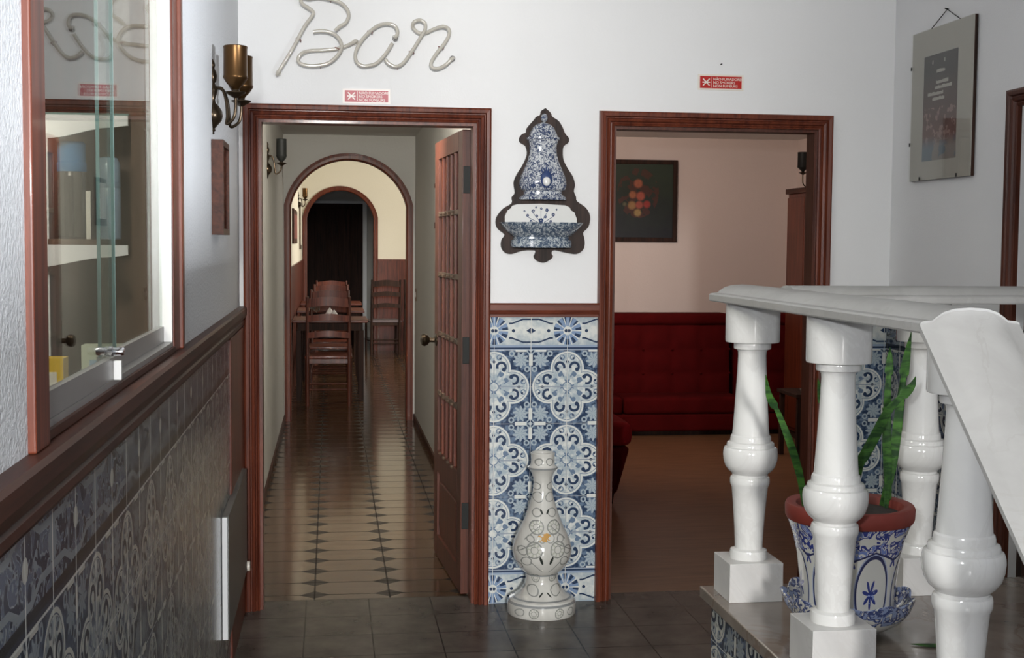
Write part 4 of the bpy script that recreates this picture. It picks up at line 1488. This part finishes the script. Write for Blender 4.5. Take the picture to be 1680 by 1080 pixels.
# reception room behind it
RX, RY0, RY1 = -2.3, -4.4, -1.15
struct('wall_reception_back', B((RX - .1, RX, RY0, RY1, 0, 2.5)), 'reception_wood')
struct('wall_reception_far', B((RX, XL - .1, RY1, RY1 + .08, 0, 2.5)), 'darkwood')
struct('wall_reception_near', B((RX, XL - .1, RY0 - .08, RY0, 0, 2.5)), 'reception_wood')
struct('ceiling_reception', B((RX, XL - .1, RY0, RY1, 2.5, 2.58)), 'ceil')
struct('floor_reception', B((RX, XL - .1, RY0, RY1, -.08, 0)), 'lounge_floor')
t = thing('cupboard', 'tan wooden cupboard at the far end of the reception behind the glass', 'cupboard', (0, 0, 0))
obj('body', B((-1.262, -1.112, -1.42, RY1 - .001, 0, 2.2)), 'reception_wood', t)
dd = obj('door', B((-1.258, -1.135, -1.440, -1.421, 0.05, 2.15), bev=0.003), 'reception_wood', t)
obj('handle', B((-1.150, -1.143, -1.452, -1.441, 1.28, 1.36), bev=0.002), 'bronze', dd)
area('reception_fill', (-1.6, -3.0, 2.4), (-1.4, -1.6, 1.2), 0.4, 0.4, 30.0, (1.0, 0.92, 0.84))  # added fill so the things behind the glass show

# white shelf unit with scalloped brackets
t = thing('shelf_unit', 'white reception shelf unit with scalloped brackets and glass shelf', 'shelf', (0, 0, 0))
ys0, ys1 = -1.60, -1.455
obj('upright', B((-1.425, -1.400, ys0, ys1, 1.062, 1.80)), 'white_paint', t)
obj('shelf_board', B((-1.399, -1.265, ys0 - .02, ys1, 1.455, 1.470), (-1.60, -1.426, ys0 - .02, ys1, 1.455, 1.470)), 'reception_wood', t)
obj('glass_shelf', B((-1.60, -1.19, ys0, ys1, 1.801, 1.807)), 'glass_edge', t)


def bracket(x0, x1, zt, dr):
    pts = [(x1, zt), (x1, zt - .026), (x1 - .03, zt - .030)]
    n = 12
    for i in range(n + 1):
        q = i / n
        pts.append((x1 - .04 - (x1 - .04 - x0) * q, zt - .032 - dr * (0.5 - 0.5 * math.cos(PI * min(1, q * 1.0)))))
    pts += [(x0, zt)]
    return pts


bm = bm_new()
prism(bm, bracket(-1.40, -1.19, 1.800, .030), ys0 - .015, ys0 - .001)
obj('bracket', bm, 'white_paint', t)
bm = bm_new()
prism(bm, bracket(-1.45, -1.19, 1.4545, .030), ys0 - .035, ys0 - .021)
obj('bracket', bm, 'white_paint', t)

# reception counter with the things on it and on the shelf
tag(obj('counter', B((-1.62, XL - .102, -3.9, -1.455, 1.03, 1.06), bev=0.004), 'reception_wood'), 'wooden reception counter behind the sliding glass', 'counter')
t = thing('thermos_flask', 'dark steel thermos flask with blue cap on the reception shelf', 'flask', (-1.350, -1.540, 1.4705))
bm = bm_new()
pr = [(.036, 0)]
for i in range(24):
    z = .006 + i * .0072
    pr += [(.0385 - (0.0012 if i % 2 else 0), z)]
lathe(bm, pr + [(.036, .182), (.030, .186)], 0, 0, 36)
obj('flask_body', bm, 'steel', t, True, auto=20)
bm = bm_new()
lathe(bm, [(.0385, .182), (.0395, .184), (.0395, .205), (.037, .208), (.037, .258), (.033, .263)], 0, 0, 36)
obj('cap', bm, 'blue_plastic', t, True)
t = thing('plastic_bottle', 'pale blue plastic bottle beside the thermos flask', 'bottle', (-1.288, -1.540, 1.4705)) 
t.location = (-1.288 + .032, -1.520, 1.4705)
bm = bm_new()
lathe(bm, [(.030, 0), (.032, .004), (.032, .135), (.030, .140), (.032, .145), (.031, .155)], 0, 0, 32)
obj('bottle_body', bm, 'lt_blue_plastic', t, True)
bm = bm_new()
lathe(bm, [(.031, .1555), (.031, .205), (.024, .222), (.010, .226)], 0, 0, 32)
obj('cap', bm, 'lt_blue_plastic', t, True)
tag(obj('note_card', B((-1.3085, -1.2965, -1.572, -1.566, 1.4705, 1.60)), 'paper'), 'narrow cream card standing between the flask and the bottle', 'card')
for (x0, x1, z1, y, m_, nm, lab) in ((-1.27, -1.17, 1.205, -1.85, 'palegreen', 'carton', 'pale green carton on the counter behind the lock'),
                                    (-1.335, -1.275, 1.19, -2.05, 'yellow', 'carton', 'yellow packet on the reception counter at far left'),
                                    (-1.265, -1.215, 1.13, -2.20, 'orange', 'carton', 'orange packet in front of the pale green carton'),
                                    (-1.325, -1.28, 1.125, -2.35, 'blue_plastic', 'carton', 'small blue box lowest on the reception counter')):
    t = thing(nm, lab, 'box', ((x0 + x1) / 2, y, 1.0605), 0, 'packets on the reception counter')
    wh = (x1 - x0) / 2
    obj('box_body', B((-wh, wh, -.03, .03, 0, z1 - 1.0605)), m_, t)
    obj('box_label', B((-wh * .6, wh * .5, -.0312, -.0302, .02, (z1 - 1.0605) * .75)), 'paper' if m_ != 'palegreen' else 'lt_blue_plastic', t)

# ------------------------------------------------------------------ shadow box picture on the left wall
t = thing('box_picture', 'deep mahogany framed picture on the rough left wall below the brass lamp', 'picture', (0, 0, 0))
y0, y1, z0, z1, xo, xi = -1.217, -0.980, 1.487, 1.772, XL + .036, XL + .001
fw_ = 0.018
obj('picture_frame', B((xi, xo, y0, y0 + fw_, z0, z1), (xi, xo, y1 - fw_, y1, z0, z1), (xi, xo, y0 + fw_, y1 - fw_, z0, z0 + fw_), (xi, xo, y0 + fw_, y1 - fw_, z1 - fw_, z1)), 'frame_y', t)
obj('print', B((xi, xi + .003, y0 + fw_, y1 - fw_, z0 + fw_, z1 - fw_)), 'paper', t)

# ------------------------------------------------------------------ storage heater below the rail
t = thing('radiator', 'white flat panel radiator with dark face low on the tiled left wall', 'radiator', (0, 0, 0))
obj('panel', B((XL + .0135, XL + .031, -1.085, -0.175, 0.205, 0.598), bev=0.003), 'heater', t)
obj('dark_face', B((XL + .0312, XL + .0345, -1.083, -0.175, 0.205, 0.600), (XL + .0135, XL + .0312, -1.083, -0.175, 0.5985, 0.600)), 'heater_dark', t)
bm = bm_new()
tube(bm, [(XL + .0185, -0.145, 0.213), (XL + .026, -0.145, 0.213)], 0.010, 20)
tube(bm, [(XL + .026, -0.145, 0.213), (XL + .044, -0.145, 0.213)], 0.019, 24)
obj('valve_knob', bm, 'sign_white', t, True)

# ------------------------------------------------------------------ poster hanging on the right wall
t = thing('glazed_poster', 'tall glass fronted poster with cream mount hanging on the right wall', 'poster', (0, 0, 0))
xp = XR - .004
a0, a1, z0, z1 = -0.722, -0.212, 1.727, 2.308
obj('backing_board', B((xp - .012, xp, a0, a1, z0, z1)), 'darkwood', t)
obj('mount', B((xp - .014, xp - .012, a0, a1, z0, z1)), 'mat_board', t)
obj('print', B((xp - .0148, xp - .0142, -0.603, -0.321, 1.800, 2.205)), 'poster', t)
rnd = random.Random(5)
for zz, ya, yb2, hh in ((2.178, -.40, -.392, .018), (2.178, -.50, -.492, .018), (2.140, -.50, -.43, .014), (2.098, -.53, -.43, .014), (2.078, -.56, -.42, .014), (2.056, -.49, -.36, .014), (2.036, -.50, -.40, .014)):
    y = ya
    bm = bm_new()
    while y < yb2:
        wl = min(rnd.uniform(.006, .012), yb2 - y)
        box(bm, xp - .0153, xp - .0149, y, y + wl, zz - hh / 2, zz + hh / 2 - rnd.uniform(0, .004))
        y += wl + .0005
    obj('lettering', bm, 'mat_board', t)
obj('glass_pane', B((xp - .020, xp - .016, a0, a1, z0, z1)), 'clear_glass', t)
bm = bm_new()
tube(bm, [(xp - .008, -0.36, z1 + .002), (xp - .001, -0.475, z1 + .058), (xp - .008, -0.60, z1 + .002)], 0.0018, 6)
obj('hanging_cord', bm, 'iron', t)
for (yy, zz) in ((a1 - .004, 2.17), (a1 - .004, 1.87), (a0 + .10, z0 + .004), (a1 - .1, z0 + .004)):
    obj('clip', B((xp - .0215, xp - .0202, yy - .008, yy + .002, zz - .004, zz + .010)), 'iron', t)
bm = bm_new()
tube(bm, [(XR, -0.475, 2.367), (XR - .014, -0.475, 2.369)], 0.0025, 8)
obj('hook', bm, 'iron', t)

# ------------------------------------------------------------------ corridor wall pieces
t = thing('small_picture', 'narrow framed picture on the right corridor wall beyond the open door', 'picture', (0, 0, 0))
obj('picture_frame', B((CR - .022, CR - .001, 3.02, 3.30, 1.56, 1.85), bev=0.003), 'darkwood', t)
obj('print', B((CR - .0235, CR - .0225, 3.05, 3.27, 1.60, 1.82)), 'white_cloth', t)
t = thing('light_switch', 'small dark switch on the right corridor wall near the arch', 'switch', (0, 0, 0))
obj('switch_plate', B((CR - .008, CR - .0005, 5.36, 5.44, 1.00, 1.10), bev=0.002), 'bronze', t)
obj('rocker', B((CR - .011, CR - .0085, 5.385, 5.415, 1.03, 1.07)), 'white_paint', t)
for (ya, yb3, za, zb, m_, lab) in ((8.0, 9.35, 1.45, 1.80, 'frame_y', 'reddish wooden panel picture on the cream dining room wall'), (11.0, 11.45, 1.38, 1.95, 'bronze', 'tall narrow dark framed mirror on the cream dining room wall')):
    t = thing('wall_picture', lab, 'picture', (0, 0, 0))
    obj('picture_frame', B((CL + .001, CL + .02, ya, yb3, za, zb), bev=0.003), m_, t)
    obj('print', B((CL + .0205, CL + .0215, ya + .06, yb3 - .06, za + .05, zb - .05)), 'terracotta' if m_ == 'frame_y' else 'cream', t)


# ------------------------------------------------------------------ dining chairs and tables
def dining_chair(label, x, y, rz, post='door', rail='frame', seat='frame'):
    t = thing('dining_chair', label, 'chair', (x, y, 0), rz, 'ladder back dining chairs')
    # local: back at y=0, seat towards +y; width 0.40
    W = 0.185
    for s in (-1, 1):
        bm = bm_new()
        tube(bm, [(s * W, 0.02, 0), (s * W, 0.0, 0.44), (s * W, -0.02, 0.72), (s * W, -0.05, 0.985)], lambda q: 0.017 - .003 * q, 10, smooth=4)
        obj('back_post', bm, post, t, True)
        obj('leg', tube(bm_new(), [(s * (W + .015), 0.38, 0), (s * (W + .015), 0.38, 0.43)], 0.016, 10), post, t, True)
    bm = bm_new()
    box(bm, -W - .025, W + .025, 0.0, 0.41, 0.425, 0.455, bev=0.010)
    obj('seat', bm, seat, t, True)
    for z, h in ((0.93, 0.075), (0.79, 0.055), (0.64, 0.05)):
        bm = bm_new()
        n = 14
        P0, P1, Q0, Q1 = [], [], [], []
        yo = -0.012 - (z - .44) * 0.07
        for i in range(n + 1):
            q = i / n
            x_ = -W + 2 * W * q
            cv = 0.022 * math.sin(PI * q)
            zt = z + h * .5 + 0.018 * math.sin(PI * q) ** 2
            zb = z - h * .5 + 0.014 * math.sin(PI * q) ** 2
            P0.append((x_, yo - cv - .006, zb)); P1.append((x_, yo - cv - .006, zt)); Q0.append((x_, yo - cv + .008, zb)); Q1.append((x_, yo - cv + .008, zt))
        sweep(bm, [P0, P1, Q1, Q0], close=True)
        obj('ladder_rail', bm, rail, t, True)
    for z in (0.20, 0.15):
        bm = bm_new()
        tube(bm, [(-W, 0.015, z - .0), (W, 0.015, z - .0)], 0.009, 8)
        obj('stretcher', bm, post, t, True)
    bm = bm_new()
    for s in (-1, 1):
        tube(bm, [(s * (W + .004), 0.015, 0.18), (s * (W + .012), 0.38, 0.18)], 0.009, 8)
    obj('side_stretcher', bm, post, t, True)
    obj('seat_rail', B((-W, W, 0.004, 0.02, 0.385, 0.425)), post, t)
    return t


c0 = dining_chair('nearest ladder-back chair, its back towards the corridor', -0.672, 6.60, 0.0)


def chair(x, y, rz, label):
    c = copy_tree(c0)
    c.location = (x, y, 0)
    c.rotation_euler = (0, 0, rz)
    c['label'] = label
    return c


chair(-0.66, 8.30, 0.02, 'second ladder-back chair in the row, directly behind the nearest one')
chair(-0.645, 10.02, -0.02, 'third ladder-back chair in the row, before the farthest table')
chair(-0.66, 8.10, PI, 'chair facing the corridor across the nearest table')
chair(-0.65, 9.82, PI, 'chair facing the corridor across the middle table')
chair(-0.64, 11.5, PI, 'farthest chair of the row, behind the third table')
dc = dining_chair('dark chair at the right near the far wainscot, left of the pair', 0.06, 12.05, 0.12, 'darkwood', 'darkwood', 'grey_cloth')  # dim light at this end put into the darker wood colour
dc2 = copy_tree(dc)
dc2.location = (0.50, 12.15, 0)
dc2.rotation_euler = (0, 0, -0.1)
dc2['label'] = 'dark chair at the right near the far wainscot, right of the pair'


def table(label, x0, x1, y0, y1):
    t = thing('dining_table', label, 'table', ((x0 + x1) / 2, (y0 + y1) / 2, 0), 0, 'dark dining tables along the left wall')
    a, b = (x1 - x0) / 2, (y1 - y0) / 2
    obj('tabletop', B((-a, a, -b, b, 0.725, 0.75), bev=0.006), 'frame_x', t)
    obj('apron', B((-a + .05, a - .05, -b + .05, b - .05, 0.65, 0.7245)), 'darkwood', t)
    for sx in (-1, 1):
        for sy in (-1, 1):
            obj('leg', B((sx * (a - .06) - .022, sx * (a - .06) + .022, sy * (b - .06) - .022, sy * (b - .06) + .022, 0, 0.65)), 'darkwood', t)
    return t


for i, (yy, nm) in enumerate(((7.0, 'nearest'), (8.71, 'middle'), (10.43, 'farthest'))):
    table('%s dark dining table against the left wall of the dining room' % nm, -1.005, -0.31 + i * .012, yy, yy + .68)
    for j, (nx_, ny_, side) in enumerate(((-0.62, yy + .12, 'near'), (-0.66, yy + .52, 'far'))):
        bm = bm_new()
        lathe(bm, [(.062, 0), (.055, .006), (.040, .035), (.020, .070), (.004, .088)], 0, 0, 10, wave=lambda k, r, z, a: (r * (1 + .18 * math.sin(5 * a)), z))
        tag(obj('napkin', bm, 'white_cloth', None, True, loc=(nx_, ny_, 0.7505)), 'folded white napkin at the %s side of the %s dining table' % (side, nm), 'napkin', 'folded napkins on the dining tables')
        bm = bm_new()
        lathe(bm, [(.030, 0), (.028, .003), (.004, .006), (.004, .06), (.028, .085), (.032, .13), (.030, .13), (.026, .088), (.002, .065)], 0, 0, 16)
        tag(obj('wine_glass', bm, 'glass', None, True, loc=(nx_ - .16, ny_ + .02, 0.7505)), 'wine glass left of the %s napkin on the %s dining table' % (side, nm), 'glass', 'wine glasses on the dining tables')
